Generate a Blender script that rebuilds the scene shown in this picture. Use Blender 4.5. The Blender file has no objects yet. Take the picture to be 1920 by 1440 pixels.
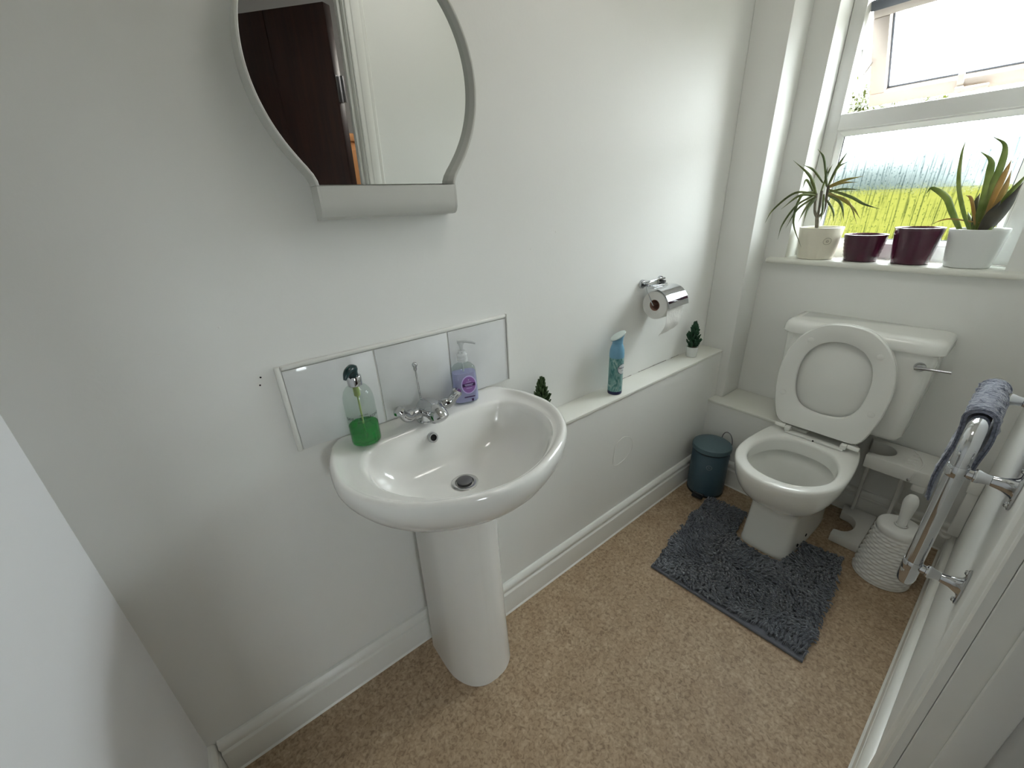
import bpy, bmesh, math, random
from mathutils import Vector, Matrix, noise

scene = bpy.context.scene
C = scene.collection
random.seed(11)

# ------------------------------------------------------------------ camera
cam_d = bpy.data.cameras.new('camera')
cam = bpy.data.objects.new('camera', cam_d)
C.objects.link(cam)
cam_d.sensor_fit = 'HORIZONTAL'
cam_d.sensor_width = 36.0
cam_d.lens = 763.74 / 1920 * 36.0
cam_d.clip_start = 0.01
RT = Vector((0.78573, -0.61711, -0.04241))
DN = Vector((-0.27959, -0.29315, -0.91427))
FW = Vector((0.55177, 0.73023, -0.40288))
cam.matrix_world = Matrix((
    (RT.x, -DN.x, -FW.x, 0.0),
    (RT.y, -DN.y, -FW.y, -0.94),
    (RT.z, -DN.z, -FW.z, 1.32),
    (0, 0, 0, 1)))
scene.camera = cam

# ------------------------------------------------------------------ world: bright overcast sky
world = bpy.data.worlds.new('overcast_sky')
scene.world = world
world.use_nodes = True
wb = world.node_tree.nodes['Background']
wb.inputs['Color'].default_value = (0.93, 0.975, 1.0, 1)
wb.inputs['Strength'].default_value = 1.0
# standard overcast sky: luminance rises from the horizon to three times that at the zenith
SKY_ZENITH = 46.0
wn_ = world.node_tree.nodes
wl_ = world.node_tree.links
g_ = wn_.new('ShaderNodeTexCoord')
sx_ = wn_.new('ShaderNodeSeparateXYZ')
wl_.new(g_.outputs['Generated'], sx_.inputs['Vector'])
mx_ = wn_.new('ShaderNodeMath')
mx_.operation = 'MAXIMUM'
mx_.inputs[1].default_value = 0.0
wl_.new(sx_.outputs['Z'], mx_.inputs[0])
ml_ = wn_.new('ShaderNodeMath')
ml_.operation = 'MULTIPLY_ADD'
ml_.inputs[1].default_value = SKY_ZENITH * 2 / 3
ml_.inputs[2].default_value = SKY_ZENITH / 3
wl_.new(mx_.outputs['Value'], ml_.inputs[0])
wl_.new(ml_.outputs['Value'], wb.inputs['Strength'])

# portal that guides the sky light through the window opening
pl = bpy.data.lights.new('window_portal', 'AREA')
pl.shape = 'RECTANGLE'
pl.size = 0.66
pl.size_y = 0.98
pl.cycles.is_portal = True
po = bpy.data.objects.new('window_portal', pl)
C.objects.link(po)
po.matrix_world = Matrix.Translation((2.300, -0.538, 1.54)) @ Matrix.Rotation(math.radians(90), 4, 'Y')

p2 = bpy.data.lights.new('added_window_portal', 'AREA')  # portal for the added hall window
p2.shape = 'RECTANGLE'
p2.size = 0.29
p2.size_y = 0.46
p2.cycles.is_portal = True
po2 = bpy.data.objects.new('added_window_portal', p2)
C.objects.link(po2)
po2.matrix_world = Matrix.Translation((-0.07, -2.48, 1.285)) @ Matrix.Rotation(math.radians(90), 4, 'X') @ Matrix.Rotation(math.radians(180), 4, 'X')

vs = scene.view_settings
vs.view_transform = 'Standard'
vs.look = 'None'
vs.exposure = 0.30
vs.gamma = 1.0
vs.use_curve_mapping = False
try:
    scene.cycles.max_bounces = 10
    scene.cycles.diffuse_bounces = 6
    scene.cycles.glossy_bounces = 4
    scene.cycles.transmission_bounces = 8
    scene.cycles.transparent_max_bounces = 16
    scene.cycles.sample_clamp_indirect = 6.0
    scene.cycles.use_denoising = True
    scene.cycles.use_adaptive_sampling = True
    scene.cycles.adaptive_threshold = 0.02
except Exception:
    pass

# ================================================================== materials
def mat(name, col, rough=0.5, metal=0.0, col2=None, scale=8.0, detail=3.0, bump=0.0, bscale=None,
        spec=0.5, trans=0.0, ior=1.45, coat=0.0, lo=0.35, hi=0.65, sheen=0.0, stretch=None, subsurf=0.0):
    m = bpy.data.materials.new(name)
    m.use_nodes = True
    nt = m.node_tree
    b = nt.nodes['Principled BSDF']
    b.inputs['Base Color'].default_value = (*col, 1)
    b.inputs['Roughness'].default_value = rough
    b.inputs['Metallic'].default_value = metal
    b.inputs['Specular IOR Level'].default_value = spec
    b.inputs['Transmission Weight'].default_value = trans
    b.inputs['IOR'].default_value = ior
    b.inputs['Coat Weight'].default_value = coat
    b.inputs['Coat Roughness'].default_value = 0.05
    b.inputs['Sheen Weight'].default_value = sheen
    tc = nt.nodes.new('ShaderNodeTexCoord')
    vec = tc.outputs['Object']
    if stretch:
        mp = nt.nodes.new('ShaderNodeMapping')
        mp.inputs['Scale'].default_value = stretch
        nt.links.new(vec, mp.inputs['Vector'])
        vec = mp.outputs['Vector']
    if col2 is not None:
        n = nt.nodes.new('ShaderNodeTexNoise')
        n.inputs['Scale'].default_value = scale
        n.inputs['Detail'].default_value = detail
        nt.links.new(vec, n.inputs['Vector'])
        r = nt.nodes.new('ShaderNodeValToRGB')
        r.color_ramp.elements[0].position = lo
        r.color_ramp.elements[1].position = hi
        r.color_ramp.elements[0].color = (*col, 1)
        r.color_ramp.elements[1].color = (*col2, 1)
        nt.links.new(n.outputs['Fac'], r.inputs['Fac'])
        nt.links.new(r.outputs['Color'], b.inputs['Base Color'])
    if bump > 0:
        n2 = nt.nodes.new('ShaderNodeTexNoise')
        n2.inputs['Scale'].default_value = bscale or scale
        n2.inputs['Detail'].default_value = 4
        nt.links.new(vec, n2.inputs['Vector'])
        bp = nt.nodes.new('ShaderNodeBump')
        bp.inputs['Strength'].default_value = bump
        bp.inputs['Distance'].default_value = 0.002
        nt.links.new(n2.outputs['Fac'], bp.inputs['Height'])
        nt.links.new(bp.outputs['Normal'], b.inputs['Normal'])
    return m

M = {}
M['wall'] = mat('wall_paint', (0.82, 0.822, 0.795), 0.62, col2=(0.835, 0.837, 0.81), scale=3, bump=0.12, bscale=90)
M['wall_west'] = mat('wall_paint_daylit', (0.885, 0.90, 0.925), 0.5, col2=(0.895, 0.91, 0.935), scale=3, bump=0.06, bscale=60)  # whiter, cooler copy of the wall paint; window light put into the colour
M['ceiling'] = mat('ceiling_paint', (0.88, 0.88, 0.86), 0.8, bump=0.1, bscale=60)
M['gloss'] = mat('gloss_white_paint', (0.83, 0.83, 0.79), 0.28, col2=(0.85, 0.85, 0.815), scale=5, bump=0.05, bscale=40)
M['ledge'] = mat('ledge_paint', (0.78, 0.78, 0.71), 0.35, col2=(0.80, 0.80, 0.75), scale=6)
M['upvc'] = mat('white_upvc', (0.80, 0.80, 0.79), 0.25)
M['sash'] = mat('sash_upvc_shaded', (0.46, 0.41, 0.37), 0.35)  # white upvc darkened and warmed; shade and brick glow put into the colour
M['gasket'] = mat('grey_gasket', (0.10, 0.11, 0.13), 0.6)
M['ceramic'] = mat('white_ceramic', (0.85, 0.845, 0.815), 0.10, coat=0.5)
M['ceramic_pan'] = mat('pan_ceramic', (0.86, 0.86, 0.825), 0.12, coat=0.4)
M['seat'] = mat('seat_plastic', (0.82, 0.82, 0.785), 0.22)
M['tile'] = mat('glazed_tile', (0.70, 0.71, 0.71), 0.07, col2=(0.76, 0.77, 0.77), scale=7, detail=6, coat=0.3, lo=0.4, hi=0.62)
M['grout'] = mat('grout', (0.80, 0.80, 0.77), 0.8)
M['tiletrim'] = mat('tile_trim', (0.75, 0.75, 0.71), 0.3)
M['chrome'] = mat('chrome', (0.56, 0.57, 0.59), 0.06, 1.0)
M['chrome_dull'] = mat('chrome_dull', (0.62, 0.62, 0.62), 0.2, 1.0)
M['steel'] = mat('dark_steel', (0.18, 0.18, 0.19), 0.3, 1.0)
M['mirror'] = mat('mirror_glass', (0.88, 0.90, 0.89), 0.0, 1.0)
M['mframe'] = mat('silver_grey_enamel', (0.60, 0.60, 0.565), 0.35, col2=(0.62, 0.62, 0.585), scale=4)
M['black'] = mat('black_plastic', (0.015, 0.016, 0.018), 0.35)
M['darkgreen'] = mat('dark_green_pump', (0.008, 0.03, 0.032), 0.22)
M['hole'] = mat('dark_hole', (0.01, 0.01, 0.01), 0.9)
M['water'] = mat('water', (0.9, 0.95, 0.93), 0.02, trans=1.0, ior=1.33)
M['floor'] = None
M['binteal'] = mat('teal_enamel', (0.048, 0.092, 0.125), 0.38, col2=(0.052, 0.098, 0.132), scale=20)
M['binlid'] = mat('teal_lid', (0.085, 0.14, 0.165), 0.42)
M['emblem'] = mat('pale_print', (0.38, 0.42, 0.45), 0.5)
M['matpile'] = mat('chenille', (0.085, 0.099, 0.123), 0.85, col2=(0.145, 0.16, 0.185), scale=9, sheen=0.4)
M['mathem'] = mat('mat_hem', (0.13, 0.14, 0.165), 0.8, bump=0.3, bscale=300)
M['towel'] = mat('slate_terry', (0.085, 0.10, 0.145), 0.95, col2=(0.20, 0.215, 0.28), scale=190, detail=2, bump=0.9, bscale=260, sheen=0.5)
M['whiteplastic'] = mat('white_plastic', (0.76, 0.755, 0.72), 0.3)
M['stoolplastic'] = mat('stool_plastic', (0.74, 0.735, 0.70), 0.35, bump=0.05, bscale=200)
M['brushwhite'] = mat('brush_white', (0.80, 0.80, 0.78), 0.35)
M['paper'] = mat('tissue', (0.82, 0.81, 0.78), 0.95, bump=0.5, bscale=120)
M['card'] = mat('cardboard_core', (0.33, 0.19, 0.14), 0.9)
M['potcream'] = mat('cream_pot', (0.74, 0.70, 0.58), 0.3)
M['potplum'] = mat('plum_glaze', (0.055, 0.010, 0.024), 0.16, coat=0.3)
M['potwhite'] = mat('white_pot', (0.74, 0.755, 0.74), 0.22)
M['soil'] = mat('soil', (0.035, 0.025, 0.018), 0.95, col2=(0.07, 0.05, 0.035), scale=120)
M['stem'] = mat('woody_stem', (0.07, 0.06, 0.045), 0.8, col2=(0.14, 0.12, 0.09), scale=60)
M['conifer'] = mat('conifer_green', (0.010, 0.045, 0.022), 0.6, col2=(0.018, 0.07, 0.032), scale=40)
M['coniferlight'] = mat('conifer_green_light', (0.030, 0.065, 0.020), 0.6, col2=(0.05, 0.09, 0.03), scale=40)
M['brown'] = mat('mahogany_door', (0.022, 0.008, 0.007), 0.42, col2=(0.042, 0.015, 0.011), scale=6, detail=5, stretch=(9, 9, 0.6))
M['pine'] = mat('orange_pine', (0.55, 0.26, 0.10), 0.4, col2=(0.62, 0.31, 0.13), scale=6, stretch=(6, 6, 0.5))
M['hall'] = mat('hall_paint', (0.30, 0.31, 0.31), 0.8)
M['hallfloor'] = mat('hall_carpet', (0.25, 0.2, 0.16), 0.95)
M['textdark'] = mat('black_print', (0.012, 0.02, 0.018), 0.5)
M['textmid'] = mat('grey_green_print', (0.05, 0.10, 0.07), 0.5)
M['canblue'] = mat('can_blue', (0.165, 0.36, 0.52), 0.3)
M['cancap'] = mat('can_cap_pale', (0.66, 0.75, 0.73), 0.3)
M['cannavy'] = mat('can_navy', (0.012, 0.018, 0.075), 0.35)
M['labelwhite'] = mat('label_white', (0.72, 0.75, 0.76), 0.4)
M['labelpurple'] = mat('label_purple', (0.30, 0.14, 0.42), 0.4)
M['labellilac'] = mat('label_lilac', (0.60, 0.53, 0.80), 0.4)
M['labelink'] = mat('label_ink', (0.05, 0.015, 0.09), 0.4)
M['clearpump'] = mat('translucent_pump', (0.86, 0.89, 0.90), 0.25, trans=0.35)
M['dip'] = mat('dip_tube', (0.45, 0.55, 0.20), 0.4, trans=0.3)
M['bark'] = mat('bark', (0.10, 0.08, 0.06), 0.9)
M['cable'] = mat('white_cable', (0.74, 0.73, 0.69), 0.4)

def leafmat(name, c1, c2, transl=0.45):
    m = bpy.data.materials.new(name)
    m.use_nodes = True
    nt = m.node_tree
    b = nt.nodes['Principled BSDF']
    b.inputs['Roughness'].default_value = 0.45
    tc = nt.nodes.new('ShaderNodeTexCoord')
    n = nt.nodes.new('ShaderNodeTexNoise')
    n.inputs['Scale'].default_value = 14
    nt.links.new(tc.outputs['Object'], n.inputs['Vector'])
    r = nt.nodes.new('ShaderNodeValToRGB')
    r.color_ramp.elements[0].position = 0.38
    r.color_ramp.elements[1].position = 0.62
    r.color_ramp.elements[0].color = (*c1, 1)
    r.color_ramp.elements[1].color = (*c2, 1)
    nt.links.new(n.outputs['Fac'], r.inputs['Fac'])
    nt.links.new(r.outputs['Color'], b.inputs['Base Color'])
    t = nt.nodes.new('ShaderNodeBsdfTranslucent')
    nt.links.new(r.outputs['Color'], t.inputs['Color'])
    mx = nt.nodes.new('ShaderNodeMixShader')
    mx.inputs['Fac'].default_value = transl
    nt.links.new(b.outputs['BSDF'], mx.inputs[1])
    nt.links.new(t.outputs['BSDF'], mx.inputs[2])
    nt.links.new(mx.outputs['Shader'], nt.nodes['Material Output'].inputs['Surface'])
    return m

M['leaf_drac'] = leafmat('dracaena_leaf', (0.07, 0.10, 0.03), (0.16, 0.19, 0.06), 0.3)
M['leaf_dracy'] = leafmat('dracaena_leaf_yellow', (0.22, 0.20, 0.05), (0.30, 0.24, 0.08), 0.35)
M['leaf_brom'] = leafmat('bromeliad_leaf', (0.12, 0.17, 0.03), (0.22, 0.26, 0.08), 0.35)
M['leaf_bromdark'] = leafmat('bromeliad_leaf_dark', (0.030, 0.028, 0.022), (0.06, 0.05, 0.03), 0.1)
M['leaf_brown'] = leafmat('bromeliad_leaf_brown', (0.30, 0.19, 0.05), (0.38, 0.26, 0.10), 0.3)
M['leaf_tree'] = leafmat('tree_leaf', (0.016, 0.022, 0.003), (0.036, 0.042, 0.005), 0.4)
M['leaf_far'] = leafmat('far_hedge_leaf', (0.018, 0.026, 0.025), (0.032, 0.042, 0.041), 0.2)
M['grass'] = mat('lawn', (0.0175, 0.0180, 0.0036), 0.95, spec=0.0, col2=(0.0235, 0.0228, 0.0052), scale=2.5, detail=6)

def glass_mat(name, col, rough=0.0, ior=1.45):
    m = bpy.data.materials.new(name)
    m.use_nodes = True
    b = m.node_tree.nodes['Principled BSDF']
    b.inputs['Base Color'].default_value = (*col, 1)
    b.inputs['Roughness'].default_value = rough
    b.inputs['Transmission Weight'].default_value = 1.0
    b.inputs['IOR'].default_value = ior
    return m
def thin_plastic(name, col, fac):
    # clear plastic skin: mostly see-through with a glossy surface
    m = bpy.data.materials.new(name)
    m.use_nodes = True
    nt = m.node_tree
    nt.nodes.remove(nt.nodes['Principled BSDF'])
    t = nt.nodes.new('ShaderNodeBsdfTransparent')
    t.inputs['Color'].default_value = (*col, 1)
    g = nt.nodes.new('ShaderNodeBsdfGlossy')
    g.inputs['Roughness'].default_value = 0.04
    lw = nt.nodes.new('ShaderNodeLayerWeight')
    lw.inputs['Blend'].default_value = 0.5
    pw = nt.nodes.new('ShaderNodeMath')
    pw.operation = 'POWER'
    nt.links.new(lw.outputs['Facing'], pw.inputs[0])
    pw.inputs[1].default_value = 4.0
    ma = nt.nodes.new('ShaderNodeMath')
    ma.operation = 'MULTIPLY_ADD'
    nt.links.new(pw.outputs['Value'], ma.inputs[0])
    ma.inputs[1].default_value = fac
    ma.inputs[2].default_value = 0.045
    gm = nt.nodes.new('ShaderNodeNewGeometry')
    iv = nt.nodes.new('ShaderNodeMath')
    iv.operation = 'SUBTRACT'
    iv.inputs[0].default_value = 1.0
    nt.links.new(gm.outputs['Backfacing'], iv.inputs[1])
    ml = nt.nodes.new('ShaderNodeMath')
    ml.operation = 'MULTIPLY'
    nt.links.new(ma.outputs['Value'], ml.inputs[0])
    nt.links.new(iv.outputs['Value'], ml.inputs[1])
    mx = nt.nodes.new('ShaderNodeMixShader')
    nt.links.new(ml.outputs['Value'], mx.inputs['Fac'])
    nt.links.new(t.outputs['BSDF'], mx.inputs[1])
    nt.links.new(g.outputs['BSDF'], mx.inputs[2])
    nt.links.new(mx.outputs['Shader'], nt.nodes['Material Output'].inputs['Surface'])
    return m
M['clear'] = thin_plastic('clear_plastic', (0.86, 0.90, 0.88), 0.32)
M['greenliq'] = mat('green_soap', (0.02, 0.36, 0.055), 0.08, trans=0.6, ior=1.33)
M['purpleliq'] = mat('lilac_soap', (0.60, 0.58, 0.90), 0.10, trans=0.35, ior=1.33)
M['clearglass'] = thin_plastic('clear_pane', (0.96, 0.98, 0.98), 0.15)

# obscured (textured) window glass: vertical streaks and droplets pressed into the pane
def obscured():
    m = bpy.data.materials.new('obscured_glass')
    m.use_nodes = True
    nt = m.node_tree
    nt.nodes.remove(nt.nodes['Principled BSDF'])
    tc = nt.nodes.new('ShaderNodeTexCoord')
    mp = nt.nodes.new('ShaderNodeMapping')
    mp.inputs['Scale'].default_value = (1, 210, 7)
    nt.links.new(tc.outputs['Object'], mp.inputs['Vector'])
    n1 = nt.nodes.new('ShaderNodeTexNoise')
    n1.inputs['Scale'].default_value = 1.0
    n1.inputs['Detail'].default_value = 2
    nt.links.new(mp.outputs['Vector'], n1.inputs['Vector'])
    mp2 = nt.nodes.new('ShaderNodeMapping')
    mp2.inputs['Scale'].default_value = (1, 130, 75)
    nt.links.new(tc.outputs['Object'], mp2.inputs['Vector'])
    n2 = nt.nodes.new('ShaderNodeTexVoronoi')
    n2.inputs['Scale'].default_value = 1.0
    nt.links.new(mp2.outputs['Vector'], n2.inputs['Vector'])
    ad = nt.nodes.new('ShaderNodeMath')
    ad.operation = 'MULTIPLY_ADD'
    nt.links.new(n2.outputs['Distance'], ad.inputs[0])
    ad.inputs[1].default_value = 0.45
    nt.links.new(n1.outputs['Fac'], ad.inputs[2])
    bp = nt.nodes.new('ShaderNodeBump')
    bp.inputs['Strength'].default_value = 0.9
    bp.inputs['Distance'].default_value = 0.003
    nt.links.new(ad.outputs['Value'], bp.inputs['Height'])
    rf = nt.nodes.new('ShaderNodeBsdfRefraction')
    rf.inputs['IOR'].default_value = 1.10
    rf.inputs['Roughness'].default_value = 0.03
    rf.inputs['Color'].default_value = (0.93, 0.96, 0.95, 1)
    nt.links.new(bp.outputs['Normal'], rf.inputs['Normal'])
    tr = nt.nodes.new('ShaderNodeBsdfTransparent')
    def ramp(src, lo, hi, c0, c1):
        r = nt.nodes.new('ShaderNodeValToRGB')
        r.color_ramp.elements[0].position = lo
        r.color_ramp.elements[1].position = hi
        r.color_ramp.elements[0].color = (*c0, 1)
        r.color_ramp.elements[1].color = (*c1, 1)
        nt.links.new(src, r.inputs['Fac'])
        return r.outputs['Color']
    ra = ramp(n1.outputs['Fac'], 0.36, 0.46, (0.60, 0.645, 0.65), (0.97, 0.99, 0.98))
    rb = ramp(n2.outputs['Distance'], 0.10, 0.30, (0.66, 0.71, 0.71), (1, 1, 1))
    mm = nt.nodes.new('ShaderNodeMix')
    mm.data_type = 'RGBA'
    mm.blend_type = 'MULTIPLY'
    mm.inputs['Factor'].default_value = 1.0
    nt.links.new(ra, mm.inputs['A'])
    nt.links.new(rb, mm.inputs['B'])
    nt.links.new(mm.outputs['Result'], tr.inputs['Color'])
    nt.links.new(mm.outputs['Result'], rf.inputs['Color'])
    mx = nt.nodes.new('ShaderNodeMixShader')
    mx.inputs['Fac'].default_value = 0.4
    nt.links.new(tr.outputs['BSDF'], mx.inputs[1])
    nt.links.new(rf.outputs['BSDF'], mx.inputs[2])
    nt.links.new(mx.outputs['Shader'], nt.nodes['Material Output'].inputs['Surface'])
    return m
M['obscured'] = obscured()

# mottled vinyl floor
def vinyl():
    m = bpy.data.materials.new('mottled_vinyl')
    m.use_nodes = True
    nt = m.node_tree
    b = nt.nodes['Principled BSDF']
    b.inputs['Roughness'].default_value = 0.5
    b.inputs['Specular IOR Level'].default_value = 0.35
    tc = nt.nodes.new('ShaderNodeTexCoord')
    a = nt.nodes.new('ShaderNodeTexNoise')
    a.inputs['Scale'].default_value = 95
    a.inputs['Detail'].default_value = 6
    a.inputs['Distortion'].default_value = 0.9
    c = nt.nodes.new('ShaderNodeTexNoise')
    c.inputs['Scale'].default_value = 14
    c.inputs['Detail'].default_value = 5
    for n in (a, c):
        nt.links.new(tc.outputs['Object'], n.inputs['Vector'])
    r = nt.nodes.new('ShaderNodeValToRGB')
    e = r.color_ramp.elements
    e[0].position, e[1].position = 0.30, 0.72
    e[0].color = (0.225, 0.156, 0.098, 1)
    e[1].color = (0.505, 0.39, 0.268, 1)
    k = e.new(0.5)
    k.color = (0.382, 0.283, 0.185, 1)
    nt.links.new(a.outputs['Fac'], r.inputs['Fac'])
    r2 = nt.nodes.new('ShaderNodeValToRGB')
    r2.color_ramp.elements[0].position, r2.color_ramp.elements[1].position = 0.35, 0.68
    r2.color_ramp.elements[0].color = (0.90, 0.86, 0.82, 1)
    r2.color_ramp.elements[1].color = (1.06, 1.06, 1.06, 1)
    nt.links.new(c.outputs['Fac'], r2.inputs['Fac'])
    mx = nt.nodes.new('ShaderNodeMix')
    mx.data_type = 'RGBA'
    mx.blend_type = 'MULTIPLY'
    mx.inputs['Factor'].default_value = 1.0
    nt.links.new(r.outputs['Color'], mx.inputs['A'])
    nt.links.new(r2.outputs['Color'], mx.inputs['B'])
    nt.links.new(mx.outputs['Result'], b.inputs['Base Color'])
    bp = nt.nodes.new('ShaderNodeBump')
    bp.inputs['Strength'].default_value = 0.12
    bp.inputs['Distance'].default_value = 0.001
    nt.links.new(a.outputs['Fac'], bp.inputs['Height'])
    nt.links.new(bp.outputs['Normal'], b.inputs['Normal'])
    return m
M['floor'] = vinyl()

# swirled print on the spray can
def swirl():
    m = bpy.data.materials.new('swirl_print')
    m.use_nodes = True
    nt = m.node_tree
    b = nt.nodes['Principled BSDF']
    b.inputs['Roughness'].default_value = 0.3
    tc = nt.nodes.new('ShaderNodeTexCoord')
    mp = nt.nodes.new('ShaderNodeMapping')
    mp.inputs['Scale'].default_value = (22, 22, 9)
    nt.links.new(tc.outputs['Object'], mp.inputs['Vector'])
    n = nt.nodes.new('ShaderNodeTexNoise')
    n.inputs['Scale'].default_value = 1.6
    n.inputs['Distortion'].default_value = 3.2
    n.inputs['Detail'].default_value = 1
    nt.links.new(mp.outputs['Vector'], n.inputs['Vector'])
    r = nt.nodes.new('ShaderNodeValToRGB')
    e = r.color_ramp.elements
    e[0].position, e[1].position = 0.34, 0.66
    e[0].color = (0.04, 0.19, 0.19, 1)
    e[1].color = (0.36, 0.52, 0.50, 1)
    k = e.new(0.5)
    k.color = (0.17, 0.36, 0.35, 1)
    nt.links.new(n.outputs['Fac'], r.inputs['Fac'])
    nt.links.new(r.outputs['Color'], b.inputs['Base Color'])
    return m
M['swirl'] = swirl()

# ================================================================== mesh helpers (all authored in room coordinates)
ORI = {}

def origin_of(p):
    return ORI[p.name] if p is not None else Vector((0, 0, 0))

def thing(name, loc, label, cat, group=None):
    o = bpy.data.objects.new(name, None)
    o.empty_display_size = 0.05
    C.objects.link(o)
    o.location = loc
    o['label'] = label
    o['category'] = cat
    if group:
        o['group'] = group
    ORI[o.name] = Vector(loc)
    return o

def structure_root(name, loc):
    o = bpy.data.objects.new(name, None)
    o.empty_display_size = 0.05
    C.objects.link(o)
    o.location = loc
    o['kind'] = 'structure'
    ORI[o.name] = Vector(loc)
    return o

def obj(name, V, F, m, parent=None, smooth=True, ang=38, loc=None, kind=None, label=None, cat=None, group=None, fixn=True):
    if parent is None:
        o0 = Vector(loc) if loc is not None else Vector((0, 0, 0))
    else:
        o0 = origin_of(parent)
    me = bpy.data.meshes.new(name)
    me.from_pydata([tuple(Vector(v) - o0) for v in V], [], [tuple(f) for f in F])
    if fixn:
        bm = bmesh.new()
        bm.from_mesh(me)
        bmesh.ops.recalc_face_normals(bm, faces=bm.faces)
        bm.to_mesh(me)
        bm.free()
    if smooth:
        for p in me.polygons:
            p.use_smooth = True
        me.set_sharp_from_angle(angle=math.radians(ang))
    me.materials.append(m)
    o = bpy.data.objects.new(name, me)
    C.objects.link(o)
    if parent is not None:
        o.parent = parent
        ORI[o.name] = o0
    else:
        o.location = o0
        ORI[o.name] = o0
    if kind:
        o['kind'] = kind
    if label:
        o['label'] = label
    if cat:
        o['category'] = cat
    if group:
        o['group'] = group
    return o

class MB:
    def __init__(s):
        s.V = []
        s.F = []
    def add(s, VF):
        V, F = VF
        b = len(s.V)
        s.V += [tuple(v) for v in V]
        s.F += [tuple(i + b for i in f) for f in F]
        return s

def box(lo, hi, bev=0.0, seg=2):
    bm = bmesh.new()
    bmesh.ops.create_cube(bm, size=1.0)
    for v in bm.verts:
        v.co = Vector((lo[i] + (v.co[i] + 0.5) * (hi[i] - lo[i]) for i in range(3)))
    if bev > 0:
        bmesh.ops.bevel(bm, geom=list(bm.edges), offset=bev, segments=seg, profile=0.5, affect='EDGES')
    bm.verts.index_update()
    V = [v.co.copy() for v in bm.verts]
    F = [[v.index for v in f.verts] for f in bm.faces]
    bm.free()
    return V, F

def loft(rings, cap0=True, cap1=True, closed=True):
    n = len(rings[0])
    V = [p for r in rings for p in r]
    F = []
    for i in range(len(rings) - 1):
        for j in range(n if closed else n - 1):
            a, b = i * n + j, i * n + (j + 1) % n
            F.append((a, b, b + n, a + n))
    if cap0:
        F.append(tuple(range(n - 1, -1, -1)))
    if cap1:
        F.append(tuple((len(rings) - 1) * n + j for j in range(n)))
    return V, F

def lathe(prof, c=(0, 0, 0), n=40, cap0=True, cap1=True, axis='z'):
    rings = []
    for r, h in prof:
        ring = []
        for j in range(n):
            a = 2 * math.pi * j / n
            u, v = r * math.cos(a), r * math.sin(a)
            if axis == 'z':
                p = (c[0] + u, c[1] + v, c[2] + h)
            elif axis == 'x':
                p = (c[0] + h, c[1] + u, c[2] + v)
            else:
                p = (c[0] + u, c[1] + h, c[2] + v)
            ring.append(p)
        rings.append(ring)
    return loft(rings, cap0, cap1)

def smooth_path(P, k=6):
    P = [Vector(p) for p in P]
    if len(P) < 3:
        return P
    out = []
    for i in range(len(P) - 1):
        p0 = P[i - 1] if i > 0 else P[0] * 2 - P[1]
        p1, p2 = P[i], P[i + 1]
        p3 = P[i + 2] if i + 2 < len(P) else P[-1] * 2 - P[-2]
        for t in range(k):
            u = t / k
            out.append(0.5 * ((2 * p1) + (p2 - p0) * u + (2 * p0 - 5 * p1 + 4 * p2 - p3) * u * u + (3 * p1 - p0 - 3 * p2 + p3) * u ** 3))
    out.append(P[-1])
    return out

def tube(P, r, n=10, caps=True):
    P = [Vector(p) for p in P]
    if not isinstance(r, (list, tuple)):
        r = [r] * len(P)
    T = []
    for i in range(len(P)):
        d = (P[min(i + 1, len(P) - 1)] - P[max(i - 1, 0)])
        T.append(d.normalized())
    up = Vector((0, 0, 1)) if abs(T[0].z) < 0.9 else Vector((1, 0, 0))
    nrm = (up - T[0] * up.dot(T[0])).normalized()
    rings = []
    for i, p in enumerate(P):
        nrm = (nrm - T[i] * nrm.dot(T[i])).normalized()
        bn = T[i].cross(nrm)
        rings.append([p + (nrm * math.cos(2 * math.pi * j / n) + bn * math.sin(2 * math.pi * j / n)) * r[i] for j in range(n)])
    return loft(rings, caps, caps)

def prism(pts, off):
    # pts: planar polygon (3D points), off: extrusion vector
    off = Vector(off)
    n = len(pts)
    V = [Vector(p) for p in pts] + [Vector(p) + off for p in pts]
    F = [tuple(range(n)), tuple(range(2 * n - 1, n - 1, -1))]
    F += [(i, (i + 1) % n, n + (i + 1) % n, n + i) for i in range(n)]
    return V, F

def bevel_prism(pts, off, bev, seg=2):
    V, F = prism(pts, off)
    bm = bmesh.new()
    vs_ = [bm.verts.new(v) for v in V]
    for f in F:
        bm.faces.new([vs_[i] for i in f])
    bmesh.ops.recalc_face_normals(bm, faces=bm.faces)
    n = len(pts)
    ed = [e for e in bm.edges if (e.verts[0].index < 0 or True) and len(e.link_faces) == 2 and e.calc_face_angle(0) > 0.9]
    bmesh.ops.bevel(bm, geom=ed, offset=bev, segments=seg, profile=0.5, affect='EDGES')
    bm.verts.index_update()
    V = [v.co.copy() for v in bm.verts]
    F = [[v.index for v in f.verts] for f in bm.faces]
    bm.free()
    return V, F

def polar(pts, c, n):
    """radius of a closed 2D outline seen from c, at n uniform angles"""
    out = []
    m = len(pts)
    for k in range(n):
        a = 2 * math.pi * (k + 0.5) / n
        dx, dy = math.cos(a), math.sin(a)
        best = 0
        for i in range(m):
            x1, y1 = pts[i][0] - c[0], pts[i][1] - c[1]
            x2, y2 = pts[(i + 1) % m][0] - c[0], pts[(i + 1) % m][1] - c[1]
            den = dx * (y2 - y1) - dy * (x2 - x1)
            if abs(den) < 1e-12:
                continue
            t = (x1 * (y2 - y1) - y1 * (x2 - x1)) / den
            s = (x1 * dy - y1 * dx) / den
            if t > 0 and -1e-6 <= s <= 1 + 1e-6:
                best = max(best, t)
        out.append((c[0] + dx * best, c[1] + dy * best))
    return out

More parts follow.
